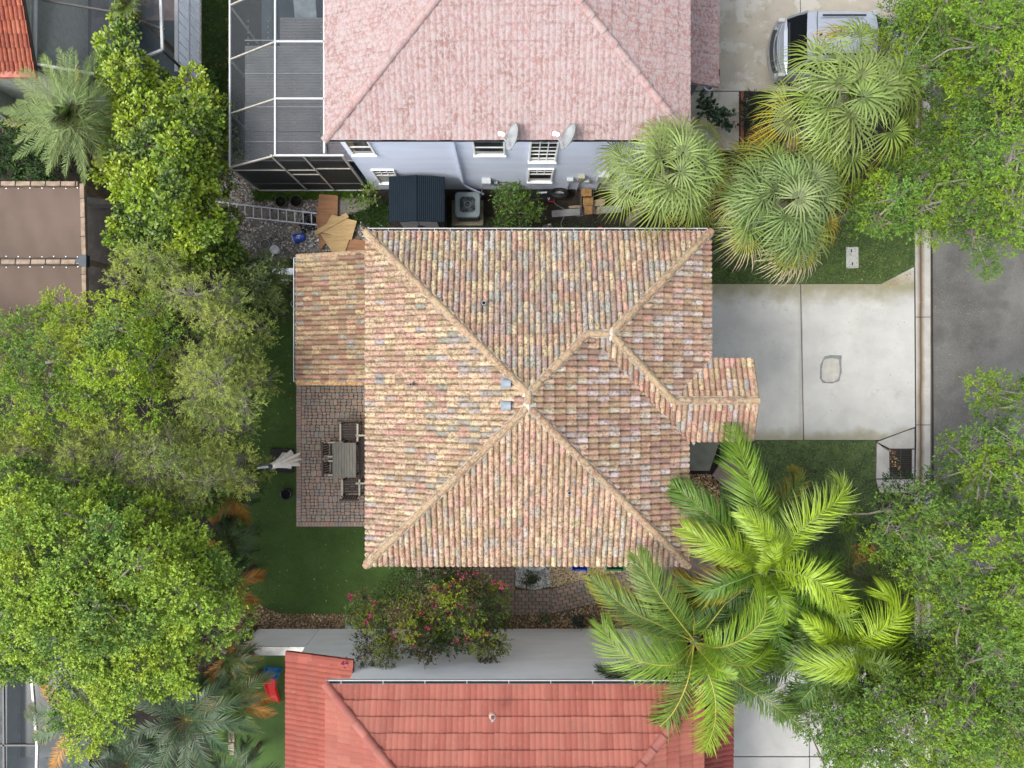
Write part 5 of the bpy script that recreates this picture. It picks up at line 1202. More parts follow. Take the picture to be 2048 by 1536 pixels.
# greenhouse: dark glass volume + silver roof skin on top
gh=[(.30,.86,1.02,0),(.50,.80,1.40,1),(.74,.74,1.66,2),(1.2,.74,1.72,2),(2.2,.74,1.72,2),(2.75,.71,1.66,2),(3.1,.78,1.35,1),(3.55,.84,.99,0)]
def ghring(x,hw,z): return [(carX(x),Yc-.88,1.0),(carX(x),Yc-hw,z-.03),(carX(x),Yc-hw*.8,z),(carX(x),Yc+hw*.8,z),(carX(x),Yc+hw,z-.03),(carX(x),Yc+.88,1.0)]
vs=[]; 
for x,hw,z,_ in gh: vs+=ghring(x,hw,z)
fs=[(j*6+i,(j+1)*6+i,(j+1)*6+i+1,j*6+i+1) for j in range(len(gh)-1) for i in range(5)]
MB()._a(vs,fs).build('window_glass',M['carglass'],t)
rv=[]; rs_=[(.64,.74),(.74,.745),(1.0,.75),(1.25,.75),(2.0,.75),(2.7,.73),(2.85,.70)]
for x,hw in rs_:
    z=1.69+.06*math.sin(math.pi*min(1,max(0,(x-.5)/2.5))); 
    for k in range(9):
        u=-1+k/4; cvx=.05*u*u*(1 if x<.8 else (-1 if x>2.6 else 0)); rv.append((carX(x+cvx),Yc+hw*u*1.02,z+.03-.07*abs(u)**3+(.012 if k in(3,5) else 0)))
MB()._a(rv,[(j*9+i,(j+1)*9+i,(j+1)*9+i+1,j*9+i+1) for j in range(len(rs_)-1) for i in range(8)]).build('roof',M['carpaint'],t,smooth=False)
MB().box((carX(.94),Yc-.74,1.765),(carX(.955),Yc+.74,1.772)).build('roof_seam',M['cartrim'],t)
for sy_ in (-1,1):
    MB().bar((carX(1.1),Yc+sy_*.60,1.80),(carX(2.45),Yc+sy_*.60,1.80),.055,.035).build('roof_rail',M['cartrim'],t,bevel=.012)
    for zz_,xx_ in ((1.0,0),):
        MB().bar((carX(.32),Yc+sy_*.885,1.04),(carX(.72),Yc+sy_*.77,1.68),.07,.05).build('rear_pillar',M['carpaint'],t)
    MB().box((carX(.04),Yc+sy_*.90-.09*sy_,.62),(carX(.26),Yc+sy_*.93,.97)).build('tail_light',M['galv'],t,bevel=.02)
    MB().box((carX(3.0),Yc+sy_*.93,1.0),(carX(3.16),Yc+sy_*1.10,1.14)).build('door_mirror',M['carpaint'],t,bevel=.03)
    for xx_ in (.95,3.75):
        w_=MB(); vs=[];n_=20
        for yy_ in (Yc+sy_*.72,Yc+sy_*.945):
            for k in range(n_): vs.append((carX(xx_)+.34*math.cos(2*math.pi*k/n_),yy_,.34+.34*math.sin(2*math.pi*k/n_)))
        w_._a(vs,[(k,(k+1)%n_,n_+(k+1)%n_,n_+k) for k in range(n_)]+[tuple(range(n_)),tuple(range(n_,2*n_))[::-1]])
        wh=w_.build('wheel',M['black'],t)
        MB().tube([(carX(xx_),Yc+sy_*.946,.34),(carX(xx_),Yc+sy_*.955,.34)],.22,16).build('rim',M['galv'],wh)
    MB().box((carX(4.52),Yc+sy_*.55,.62),(carX(4.70),Yc+sy_*.76,.76)).build('headlight',M['glass'],t,bevel=.02)
MB().box((carX(1.01),Yc-.03,1.79),(carX(1.08),Yc+.03,1.83)).build('aerial_base',M['cartrim'],t,bevel=.01)
bp=[(carX(-.12+.22*(k/8-1)**2*1.0 if False else -.13+.24*((k-8)/8)**2*.9),Yc+.95*(k-8)/8,.55) for k in range(17)]
for a__,b__,zc,hh,wd,mm,nm in ((0,16,.50,.24,.16,'carpaint','rear_bumper'),(2,14,.63,.03,.11,'cartrim','bumper_step')):
    m=MB(); vs=[]
    pts=bp[a__:b__+1]
    for (x,y,_) in pts: vs+=[(x,y,zc-hh/2),(x,y,zc+hh/2),(x+wd,y*.0+Yc+(y-Yc)*.97,zc+hh/2+.01),(x+wd,Yc+(y-Yc)*.97,zc-hh/2)]
    m._a(vs,[(4*j+i,4*j+(i+1)%4,4*(j+1)+(i+1)%4,4*(j+1)+i) for j in range(len(pts)-1) for i in range(4)]+[(0,3,2,1),tuple(4*(len(pts)-1)+k for k in range(4))]); m.build(nm,M[mm],t)
pts=[(x+.012,y,.635) for x,y,_ in bp]; MB().tube([(x,y,.63) for x,y,_ in pts],.014,6).build('chrome_strip',M['chrome'],t)
MB().tube([(x+.15,Yc+(y-Yc)*.93,.90) for x,y,_ in bp],.022,6).build('tailgate_trim',M['chrome'],t)
MB().bar((carX(.33),Yc-.7,1.12),(carX(.33),Yc+.7,1.12),.05,.03).build('wiper',M['cartrim'],t)
# ------------------------------------------------------------ VEGETATION
UP=np.array([0,0,1.0])
def rvec(n): return unit(rng.normal(size=(n,3)))
OVATE=np.array([(0,0),(.35,.42),(.75,.38),(1,0),(.75,-.38),(.35,-.42)])
OBOV=np.array([(0,0),(.45,.30),(.82,.46),(1,.12),(1,-.12),(.82,-.46),(.45,-.30)])
NARR=np.array([(0,0),(.5,.5),(1,0),(.5,-.5)])
def leafmesh(Pt,D,N,L,W,shape,fold=.15,droop=.15):
    """Pt base points, D direction, N rough normal, L length(n) W width(n)"""
    n=len(Pt); D=unit(D); S=unit(np.cross(D,N)); Nn=np.cross(S,D)
    k=len(shape); V=np.empty((n,k,3))
    for i,(t,w_) in enumerate(shape):
        V[:,i]=Pt+D*(L*t)[:,None]+S*(W*w_)[:,None]+Nn*((abs(w_)*fold*W)-droop*L*t*t)[:,None]
    return V.reshape(-1,3),np.arange(n*k).reshape(n,k)
def twigleaves(tp,td,K,tl,L,W,shape,pal,cols=None,spread=.9,upb=.8,var=.22,tipcol=None):
    """tp twig base, td direction; K leaves each"""
    T=len(tp); td=unit(td); t=(np.arange(K)+.5)/K
    t=np.clip(t[None,:]+rng.uniform(-.5/K,.5/K,(T,K)),0,1)
    lens=tl*rng.uniform(.7,1.2,(T,1))
    pos=tp[:,None]+td[:,None]*(lens*t)[...,None]-UP*(.12*lens*t*t)[...,None]
    r=rng.normal(size=(T,K,3)); r-= (r*td[:,None]).sum(-1,keepdims=True)*td[:,None]; r=unit(r)
    D=unit(td[:,None]*(.35+.6*t)[...,None]+r*spread); N=unit(UP*upb+rng.normal(size=(T,K,3))*.45)
    n=T*K; LL=L*rng.uniform(.65,1.25,n)
    V,Fc=leafmesh(pos.reshape(-1,3),D.reshape(-1,3),N.reshape(-1,3),LL,LL*(W/L),shape)
    base=pick(pal,T,.12) if cols is None else cols
    c=np.repeat(base,K,0)*(1+rng.uniform(-var,var,(n,1)))
    if tipcol is not None:
        tt=t.reshape(-1); m=np.clip((tt-.55)*1.8,0,1)*rng.uniform(.2,1,n); c=c*(1-m[:,None])+np.array(tipcol)*m[:,None]
    return V,Fc,np.clip(c,0,1)
def strands(P0,P1,r0,r1,mid=None):
    """triangular prisms between P0 and P1"""
    n=len(P0); d=unit(P1-P0); a=unit(np.cross(d,UP+rng.normal(size=(n,3))*.1)); b=np.cross(a,d); V=np.empty((n,6,3))
    for k in range(3):
        th=2*math.pi*k/3; o=a*math.cos(th)+b*math.sin(th)
        V[:,k]=P0+o*np.asarray(r0).reshape(-1,1); V[:,3+k]=P1+o*np.asarray(r1).reshape(-1,1)
    i=np.arange(n)[:,None]*6; F_=np.concatenate([i+np.array([[k,(k+1)%3,3+(k+1)%3,3+k]]) for k in range(3)])
    return V.reshape(-1,3),F_
def edist(x,y,poly):
    d=np.full(x.shape,1e9)
    for i in range(len(poly)):
        a=np.array(poly[i],float);b=np.array(poly[(i+1)%len(poly)],float);ab=b-a
        t=np.clip(((x-a[0])*ab[0]+(y-a[1])*ab[1])/(ab@ab),0,1)
        d=np.minimum(d,np.hypot(x-a[0]-t*ab[0],y-a[1]-t*ab[1]))
    return d
def poisson(poly,spacing,tries=6000,inset=0):
    A=np.array(poly);q=rng.uniform(A.min(0),A.max(0),(tries,2)); q=q[inpoly(q[:,0],q[:,1],poly)]
    out=[]
    for p in q:
        if all((p[0]-o_[0])**2+(p[1]-o_[1])**2>spacing**2 for o_ in out): out.append(p)
    return np.array(out)
def tree(name,label,cat,poly,base,ztop,zedge,spacing,cr,tpc,K,tl,L,W,shape,pals,m='leaf_matt',bark='bark',limbs=8,edge=110,twigvis=.5,twr=.006,tipcol=None,trunk_r=.16,group=None,spread=.9,var=.22,upb=.8,flat=.62,leafparts=0,lower=True,twm='twig',inset=5):
    b0=P(*base,0); t=thing(name,label,cat,b0,group)
    q=poisson(poly,spacing); d=edist(q[:,0],q[:,1],poly)
    k_=d>inset; q=q[k_]; d=d[k_]; s=np.clip(d/edge,0,1)**.6
    z=zedge+(ztop-zedge)*s+rng.normal(0,.28,len(q))*(.4+.6*s)
    cen=np.array([tuple(P(x,y,zz)) for (x,y),zz in zip(q,z)])
    rad=cr*rng.uniform(.72,1.25,len(q))
    if lower:
        k=rng.random(len(q))<.55; c2=cen[k].copy(); c2[:,2]-=rng.uniform(.9,1.8,k.sum()); c2[:,:2]+=rng.normal(0,cr*.5,(k.sum(),2)); cen=np.concatenate([cen,c2]); rad=np.concatenate([rad,rad[k]])
    nT=len(cen); limbdir=rvec(nT)*np.array([1,1,.2])
    ci=np.repeat(np.arange(nT),tpc); n=len(ci)
    dr=rvec(n); dr[:,2]=np.abs(dr[:,2])*.9-.12; dr=unit(dr)
    rr=rad[ci]*rng.uniform(.35,1.0,n)**.6
    p0=cen[ci]+dr*rr[:,None]*np.array([1,1,flat])
    td=unit(dr+rng.normal(0,.35,(n,3))+UP*.25)
    ip=rng.integers(0,len(pals),nT); cp=np.empty((n,3)); base_c=np.array([pick(pals[i],1,.10)[0] for i in ip]); cp=base_c[ci]*(1+rng.uniform(-.14,.14,(n,1)))
    V,Fc,c=twigleaves(p0,td,K,tl,L,W,shape,None,cp,spread,upb,var,tipcol)
    if leafparts:
        # the biggest, highest leaves become parts of their own
        k=len(shape); VV=V.reshape(-1,k,3); order=np.argsort(-(VV[:,:,2].mean(1)))[:leafparts*6]; order=rng.choice(order,leafparts,replace=False)
        mask=np.ones(len(VV),bool); mask[order]=False
        for i in order: npobj('leaf',VV[i],[np.arange(k).reshape(1,k)],[c[i:i+1]],M[m],t)
        V=VV[mask].reshape(-1,3); c=c[mask]; Fc=np.arange(len(V)).reshape(-1,k)
    npobj('leaves',V,[Fc],[c],M[m],t,kind='stuff')
    # twigs
    if twigvis>0:
        k=rng.random(n)<twigvis; a=cen[ci][k]+rng.normal(0,.5,(k.sum(),1))*rad[ci][k][:,None]*limbdir[ci][k]-np.array([0,0,.16]); bq=p0[k]+td[k]*tl*.8
        mid=(a+bq)/2+rng.normal(0,.03,a.shape)
        v1,f1=strands(a,mid,np.full(len(a),twr*1.6),np.full(len(a),twr)); v2,f2=strands(mid,bq,np.full(len(a),twr),np.full(len(a),twr*.5))
        npobj('twigs',np.concatenate([v1,v2]),[np.concatenate([f1,f2+len(v1)])],[np.ones((len(f1)*2,3))],M[twm],t,kind='stuff')
    # trunk and limbs
    cx=cen.mean(0); zt_=zedge*.45
    tp=[b0,b0+Vector((rnd.uniform(-.1,.1),rnd.uniform(-.1,.1),zt_*.5)),b0+Vector((rnd.uniform(-.2,.2),rnd.uniform(-.2,.2),zt_))]
    MB().tube(tp,[trunk_r*1.2,trunk_r,trunk_r*.85],10).build('trunk',M[bark],t,smooth=True)
    top=np.array(tp[-1]); order=rng.permutation(len(q))[:limbs*3]; used=order[:limbs]
    heads=[]
    for i in used:
        e=cen[i]-np.array([0,0,rad[i]*.3]); m1=top+(e-top)*.4+np.array([rnd.uniform(-.25,.25),rnd.uniform(-.25,.25),rnd.uniform(.1,.5)]); m2=top+(e-top)*.75+np.array([rnd.uniform(-.15,.15),rnd.uniform(-.15,.15),rnd.uniform(-.1,.3)])
        MB().tube([top,m1,m2,e],[trunk_r*.5,trunk_r*.34,trunk_r*.2,trunk_r*.08],7).build('limb',M[bark],t,smooth=True); heads+= [m1,m2,e]
    heads=np.array(heads); 
    # secondary branches joining each clump to the closest limb point
    D2=((cen[:,None]-heads[None])**2).sum(-1); hh=heads[D2.argmin(1)]
    mid=(cen+hh)/2+rng.normal(0,.12,cen.shape); r_=trunk_r*.13
    v1,f1=strands(hh,mid,np.full(nT,r_),np.full(nT,r_*.7)); v2,f2=strands(mid,cen,np.full(nT,r_*.7),np.full(nT,r_*.35))
    npobj('branches',np.concatenate([v1,v2]),[np.concatenate([f1,f2+len(v1)])],[np.ones((len(f1)*2,3))],M[bark],t,kind='stuff')
    return t
# palettes (leaf reflectance)
OAK=[[(.15,.265,.024),(.13,.24,.024)],[(.085,.165,.027),(.07,.14,.025)],[(.19,.30,.022)],[(.11,.21,.04)]]
YG=[[(.26,.39,.025),(.29,.41,.03)],[(.18,.31,.03)],[(.32,.42,.04)],[(.10,.20,.035)],[(.15,.27,.045)]]
LG=[[(.27,.41,.04),(.24,.38,.04)],[(.18,.31,.045)],[(.32,.44,.04)],[(.10,.20,.04)],[(.21,.35,.04)]]
OL=[[(.26,.33,.07),(.29,.36,.08)],[(.20,.27,.07)],[(.34,.40,.09)],[(.14,.20,.05)]]
CL=[[(.19,.30,.008),(.23,.34,.010)],[(.11,.20,.012),(.12,.22,.012)],[(.26,.36,.02)],[(.06,.125,.015)]]

# big-leaved clusia, top left
tree('clusia_tree','tall glossy yellow-green tree with paddle-shaped leaves, upper left beside the rubble yard','tree',
 [(245,30),(268,60),(285,120),(305,180),(320,205),(330,120),(350,180),(410,140),(412,180),(425,260),(430,330),(420,380),(445,430),(460,490),(430,520),(380,535),(300,520),(240,500),(235,420),(215,360),(212,250),(235,210),(205,130),(222,70)],
 (335,330),4.6,2.6,29,.32,50,7,.20,.13,.070,OBOV,CL,m='leaf',bark='bark_dark',limbs=9,edge=90,twigvis=.2,spread=.8,var=.3,leafparts=240,tipcol=(.34,.44,.035),inset=2)
# canopy masses of the left side
tree('yellow_green_tree','broad tree with fine yellow-green foliage below the brown shade pergola','tree',
 [(-90,640),(30,630),(120,600),(230,570),(330,600),(375,660),(345,760),(320,850),(200,850),(90,880),(-90,860)],
 (150,740),5.6,3.4,37,.42,95,9,.22,.066,.032,NARR,YG,limbs=10,edge=110,twigvis=.06,tipcol=(.38,.46,.05))
tree('bottlebrush_tree','grey-green feathery tree with bare pale twigs above the lawn edge','tree',
 [(190,560),(230,510),(330,500),(420,540),(470,590),(480,650),(430,680),(380,640),(320,590),(230,570)],
 (360,590),5.2,3.6,36,.36,64,16,.26,.080,.015,NARR,OL,limbs=8,edge=80,twigvis=.45,twr=.005,tipcol=(.50,.58,.09))
tree('bottlebrush_tree','olive feathery tree with grey twigs overhanging the artificial lawn','tree',
 [(355,690),(420,660),(500,700),(520,760),(520,830),(490,880),(400,870),(340,790)],
 (430,770),5.2,3.4,36,.36,64,16,.26,.080,.015,NARR,OL,limbs=8,edge=80,twigvis=.45,twr=.005,tipcol=(.52,.60,.08))
tree('bottlebrush_tree','wide olive-grey twiggy tree in the middle of the left canopy','tree',
 [(-90,870),(90,870),(200,840),(320,850),(400,870),(490,890),(500,980),(440,1020),(300,1000),(200,960),(60,930),(-90,930)],
 (270,920),5.0,3.4,36,.36,64,16,.26,.080,.015,NARR,OL,limbs=10,edge=70,twigvis=.45,twr=.005,tipcol=(.46,.53,.08))
tree('round_leaved_tree','large light green tree with small round leaves filling the lower left','tree',
 [(-90,940),(60,930),(200,950),(330,1000),(420,1050),(465,1120),(480,1200),(460,1270),(400,1300),(380,1380),(290,1390),(230,1440),(210,1490),(150,1490),(120,1400),(40,1360),(-90,1380)],
 (210,1200),6.6,3.9,38,.42,100,9,.24,.066,.048,OVATE,LG,limbs=14,edge=130,twigvis=.05,trunk_r=.22,tipcol=(.36,.46,.06))
# live oaks on the right
tree('live_oak','live oak over the street at the upper right, shading the parked car','tree',
 [(1835,-120),(1830,60),(1850,150),(1905,230),(1870,290),(1760,330),(1720,400),(1740,450),(1830,480),(1900,450),(1960,480),(2060,500),(2180,480),(2180,-120)],
 (1990,210),8.2,4.6,38,.42,74,10,.24,.074,.034,OVATE,OAK,limbs=14,edge=160,twigvis=.2,twr=.0055,trunk_r=.26,tipcol=(.17,.27,.02),flat=.5)
tree('live_oak','live oak with pale bare branches at the lower right, spreading over road and driveway','tree',
 [(2180,720),(2045,760),(2000,820),(1960,930),(1920,1000),(1850,980),(1760,1010),(1735,1080),(1790,1130),(1830,1200),(1850,1290),(1760,1330),(1640,1420),(1650,1500),(1680,1620),(2180,1620)],
 (1960,1260),8.2,4.6,38,.42,68,10,.24,.074,.034,OVATE,OAK,limbs=16,edge=170,twigvis=.22,twr=.0055,trunk_r=.28,tipcol=(.16,.26,.03),flat=.5)
# shrubs
def shrub(name,label,poly,h,spacing,cr,tpc,K,L,W,shape,pals,m='leaf',tipcol=None,cat='shrub',twigvis=.2,ed=35,zed=.35,tl=.2,spread=.9,var=.25):
    c=np.array(poly).mean(0); return tree(name,label,cat,poly,tuple(c),h,h*zed,spacing,cr,tpc,K,tl,L,W,shape,pals,m=m,bark='bark_dark',limbs=5,edge=ed,twigvis=twigvis,trunk_r=.05,tipcol=tipcol,lower=False,twr=.004,spread=spread,var=var,inset=min(6,ed*.2))
shrub('side_yard_shrub','bushy bright green shrub beside the air conditioner under the blue wall',[(1012,365),(1040,345),(1058,375),(1078,415),(1080,455),(1000,462),(990,420),(998,385)],1.7,16,.20,40,7,.075,.03,OVATE,[[(.06,.15,.012)],[(.09,.19,.012)],[(.04,.10,.012)]],tipcol=(.18,.26,.01))
shrub('schefflera_shrub','shrub with whorls of long narrow leaves between the lawn and west wing',[(455,520),(520,500),(560,525),(590,560),(585,600),(560,640),(500,640),(460,600),(440,560)],2.6,18,.22,26,9,.13,.032,OVATE,[[(.085,.14,.03)],[(.12,.18,.04)],[(.05,.10,.025)]],tipcol=(.18,.20,.04),tl=.10,spread=1.4,twigvis=.4)
shrub('yard_sapling','lanky bright sapling beside the plywood sheets and the pool cage',[(690,395),(735,375),(752,350),(768,385),(745,410),(700,420)],1.3,14,.13,14,6,.085,.035,OVATE,[[(.10,.20,.01)],[(.17,.27,.012)]],twigvis=.5)
shrub('ficus_shrub','dark-leaved fig shrub in front of the pink garage walk',[(1388,190),(1425,192),(1455,215),(1480,240),(1475,262),(1440,250),(1400,235)],1.3,16,.18,12,5,.14,.12,OVATE,[[(.018,.045,.015)],[(.03,.065,.02)]],twigvis=.4)
shrub('dark_bromeliad','dark spiky plant beside the reddish timber edging',[(1488,200),(1510,192),(1522,225),(1512,260),(1490,262)],.9,10,.12,12,7,.26,.030,NARR,[[(.012,.022,.012)],[(.03,.04,.02)]],twigvis=0)
shrub('hedge_shrub','dark green low hedge in the shade behind the date palm, far left',[(-60,235),(60,240),(130,300),(150,362),(-60,362)],1.5,22,.28,40,8,.09,.045,OVATE,[[(.035,.08,.018)],[(.05,.11,.02)],[(.02,.05,.012)]],m='leaf_matt')
shrub('hedge_shrub','leafy dark growth between the clusia tree and the pool cage',[(400,150),(440,140),(455,260),(460,330),(440,370),(425,330),(420,240)],1.2,20,.22,22,8,.08,.04,OVATE,[[(.03,.08,.012)],[(.05,.12,.015)],[(.02,.05,.01)]],m='leaf_matt')
shrub('small_oak_sapling','low dark oak growth hiding the drain and the kerb end',[(1770,950),(1860,940),(1900,990),(1850,1040),(1770,1080),(1720,1040),(1730,980)],3.4,26,.34,26,9,.065,.028,OVATE,[[(.045,.10,.02)],[(.06,.125,.022)],[(.03,.07,.018)]],m='leaf_matt',twigvis=.5,cat='sapling')
shrub('sapling_over_car','thin dark green branch foliage over the front of the silver car',[(1765,20),(1800,-10),(1840,20),(1830,60),(1790,75),(1765,60)],3.4,22,.26,14,8,.06,.028,OVATE,[[(.045,.10,.02)],[(.03,.07,.018)]],m='leaf_matt',twigvis=.6,cat='sapling')
shrub('driveway_branch','dark oak sapling with open twigs over the south driveway',[(1610,1390),(1660,1370),(1700,1420),(1690,1500),(1640,1560),(1600,1530),(1640,1470)],3.2,26,.30,18,8,.062,.028,OVATE,[[(.035,.08,.02)],[(.05,.11,.022)]],m='leaf_matt',twigvis=.7,cat='sapling')
shrub('pot_plant','bushy dark plant in the terracotta pot against the white wall',[(1148,1233),(1166,1233),(1167,1252),(1147,1252)],.6,6,.08,22,7,.05,.02,OVATE,[[(.03,.06,.03)],[(.02,.04,.02)]],ed=9,tl=.08)
shrub('pot_plant','small green plant in the white pebble bed',[(1054,1146),(1074,1146),(1076,1168),(1054,1168)],.6,6,.08,22,7,.05,.02,OVATE,[[(.03,.07,.025)],[(.05,.09,.03)]],ed=9,tl=.08)
shrub('gravel_plant','pale round-leaved plant in the gravel west of the terracotta pot',[(1075,1228),(1098,1228),(1100,1250),(1076,1252)],.4,10,.08,8,5,.09,.08,OVATE,[[(.10,.14,.05)],[(.07,.11,.04)]],ed=9,tl=.08)
# bougainvillea
bt=tree('bougainvillea','sprawling bougainvillea with magenta flowers spilling over the white wall','shrub',
 [(835,1140),(900,1135),(960,1150),(1010,1180),(1030,1215),(1000,1255),(1020,1290),(985,1315),(900,1310),(880,1325),(800,1325),(740,1345),(695,1310),(715,1290),(770,1270),(690,1235),(715,1195),(760,1180)],
 (880,1245),3.7,2.5,25,.27,46,7,.21,.056,.038,OVATE,[[(.10,.15,.018)],[(.17,.22,.015)],[(.06,.10,.018)],[(.045,.08,.02)],[(.13,.12,.04)]],m='leaf_matt',bark='bark_dark',limbs=10,edge=60,twigvis=.6,twr=.0055,trunk_r=.09,flat=.6,twm='bark_dark',inset=6)
fl=[(912,1158),(908,1165),(895,1180),(915,1205),(922,1210),(840,1225),(866,1208),(700,1190),(752,1205),(742,1228),(820,1275),(828,1285),(835,1270),(918,1285),(935,1280),(990,1165),(1003,1172),(870,1180),(955,1150),(735,1242),(925,1150),(688,1322),(860,1255),(970,1270),(900,1230),(945,1225),(800,1260),(788,1270)]
Vp=[];Fp=0
pt_=[]
for (x,y) in fl:
    for k in range(rnd.randint(4,10)):
        pt_.append(tuple(P(x+rnd.gauss(0,5),y+rnd.gauss(0,5),3.75+rnd.uniform(-.1,.25))))
pt_=np.array(pt_); n=len(pt_); V,Fc=leafmesh(np.repeat(pt_,3,0),rvec(n*3)+UP*.2,rvec(n*3)+UP,np.full(n*3,.055),np.full(n*3,.045),OVATE)
npobj('flowers',V,[Fc],[np.ones((n*3,3))],M['petal'],bt,kind='stuff')

# ---- pinnate fronds
def bez(pts,n):
    P3=[np.array(p,float) for p in pts]; out=[]
    for i in range(len(P3)-1):
        p0=P3[max(i-1,0)];p1=P3[i];p2=P3[i+1];p3=P3[min(i+2,len(P3)-1)]
        for k in range(n):
            u=k/n; out.append(.5*((2*p1)+(p2-p0)*u+(2*p0-5*p1+4*p2-p3)*u*u+(3*p1-p0-3*p2+p3)*u**3))
    out.append(P3[-1]); return np.array(out)
def frond(parent,pts,Lmax,nl=60,wd=.022,col=(.1,.2,.02),tip=None,plum=.25,droop=.35,start=.12,ang=(62,28),vee=.15,rcol=(.22,.26,.06),rr=.016,label=None,mtl='frond'):
    """pts world control points base->tip; leaflets as bent strips on both sides; rachis included"""
    C_=bez(pts,10); seg=np.linalg.norm(np.diff(C_,axis=0),axis=1); s=np.concatenate([[0],np.cumsum(seg)])/seg.sum()
    t=np.repeat(np.linspace(start,.995,nl),2)+rng.uniform(-.004,.004,nl*2); t=np.clip(t,0,.999); side=np.tile([1,-1],nl)
    pos=np.stack([np.interp(t,s,C_[:,k]) for k in range(3)],1); t2=np.clip(t+.03,0,1)
    T=unit(np.stack([np.interp(t2,s,C_[:,k])-np.interp(t2-.05,s,C_[:,k]) for k in range(3)],1))
    S=unit(np.cross(T,UP)); N=np.cross(S,T)
    a=np.radians(ang[0]+(ang[1]-ang[0])*t)+rng.normal(0,.07,len(t))
    lift=vee+rng.normal(0,plum,len(t))
    D=unit(T*np.cos(a)[:,None]+S*(side*np.sin(a))[:,None]+N*lift[:,None])
    prof=np.sin(np.pi*np.clip((t-start)/(1-start)*.86+.10,0,1))**.55; L=Lmax*prof*rng.uniform(.85,1.12,len(t))
    Wd=np.cross(D,N); Wd=unit(Wd); w0=wd*(.6+.4*prof)
    n=len(t); V=np.empty((n,7,3)); us=[0,.35,.7,1]; ws=[.45,1,.8,0]
    dk=droop*rng.uniform(.6,1.5,n)
    tw=T*.10*rng.uniform(.2,1.6,n)[:,None]
    pt=[pos+D*(L*u)[:,None]+tw*(L*u*u)[:,None]-UP*(dk*L*u*u)[:,None] for u in us]
    for k in range(3):
        V[:,2*k]=pt[k]-Wd*(w0*ws[k]/2)[:,None]; V[:,2*k+1]=pt[k]+Wd*(w0*ws[k]/2)[:,None]
    V[:,6]=pt[3]; i=np.arange(n)[:,None]*7
    Q=np.concatenate([i+np.array([[0,1,3,2]]),i+np.array([[2,3,5,4]])]); Tr=i+np.array([[4,5,6]])
    cc=np.array(col)[None]*(1+rng.uniform(-.32,.28,(n,1)))
    ct=cc if tip is None else cc*(1-(t**1.5)[:,None]*.5)+np.array(tip)*(t**1.5)[:,None]*.5
    ct2=ct if tip is None else ct*.35+np.array(tip)*.65*(1+rng.uniform(-.15,.15,(n,1)))
    VV=V.reshape(-1,3)
    # rachis
    m=len(C_); Tn=unit(np.gradient(C_,axis=0)); Sr=unit(np.cross(Tn,UP)); Nr=np.cross(Sr,Tn); r_=rr*(1-.75*s)[:,None]
    RV=np.stack([C_+Sr*r_,C_+Nr*r_,C_-Sr*r_,C_-Nr*r_*.6],1).reshape(-1,3)+0; o=len(VV)
    RF=np.concatenate([np.array([[o+4*j+k,o+4*j+(k+1)%4,o+4*(j+1)+(k+1)%4,o+4*(j+1)+k] for k in range(4)]) for j in range(m-1)])
    ob=npobj('frond',np.concatenate([VV,RV]),[Q,Tr,RF],[np.concatenate([cc,ct]),ct2,np.tile(np.array(rcol),(len(RF),1))],M[mtl],parent)
    if label: ob['label']=label
    return ob
def palm(name,label,base,zc,trunk_r,cat='palm tree',group=None,crown=True,bark='bark',top=None):
    b0=P(*base,zc); t=thing(name,label,cat,(b0.x,b0.y,0),group)
    K=8; m=MB(); n=12; prof=[]
    for k in range(K*3+1):
        z=zc*k/(K*3)-.02; prof.append((trunk_r*(1.25-.35*k/(K*3))*(1.0+(.05 if k%3==0 else 0)),z))
    m.lathe((b0.x,b0.y,0),prof,n); m.face([(b0.x+prof[-1][0]*math.cos(a),b0.y+prof[-1][0]*math.sin(a),prof[-1][1]) for a in [2*math.pi*i/12 for i in range(12)]])
    m.build('trunk',M[bark],t,smooth=False)
    if crown: MB().tube([(b0.x,b0.y,zc-.5),(b0.x,b0.y,zc-.05),(b0.x+.03,b0.y,zc+.25)],[trunk_r*.9,trunk_r*.85,.03],10).build('crownshaft',mat(name+'_shaft_%d'%base[0],(.10,.16,.035),.5,va=.2),t,smooth=True)
    return t
def fpx(par,pts,zs,*a,**k):
    if par.name.startswith('queen_palm'): a=(a[0]*1.24,)+a[1:]
    return frond(par,[tuple(P(x,y,z)) for (x,y),z in zip(pts,zs)],*a,**k)
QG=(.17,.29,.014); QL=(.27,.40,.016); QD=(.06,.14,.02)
tA=palm('queen_palm','bright green feathery palm in front of the tiled house corner, northern of the pair',(1525,1140),5.9,.13)
q=dict(nl=150,wd=.026,plum=.38,droop=.62,ang=(70,30),rcol=(.25,.32,.10))
fpx(tA,[(1525,1138),(1519,1034),(1497,950),(1466,856)],(6.1,6.9,6.9,6.2),.62,col=QG,tip=(.09,.19,.02),**q)
fpx(tA,[(1520,1135),(1456,1062),(1395,1010),(1334,962)],(6.0,6.5,6.4,5.8),.58,col=(.10,.21,.014),tip=(.07,.15,.02),**q)
fpx(tA,[(1522,1135),(1480,1105),(1428,1092),(1366,1056)],(6.1,7.1,7.3,6.9),.55,col=QL,tip=(.24,.30,.03),**q)
fpx(tA,[(1530,1135),(1560,1108),(1528,1064),(1482,1026)],(6.1,7.2,7.7,7.7),.48,col=QL,tip=(.28,.40,.06),**q)
fpx(tA,[(1528,1135),(1585,1075),(1640,1028),(1685,992),(1680,958)],(6.1,7.1,7.3,7.0,6.6),.60,col=QL,tip=(.28,.37,.10),**q)
fpx(tA,[(1528,1138),(1548,1045),(1580,992),(1600,958),(1585,938)],(5.8,5.3,4.9,4.4,4.0),.42,col=(.11,.17,.014),tip=(.30,.22,.01),**q)
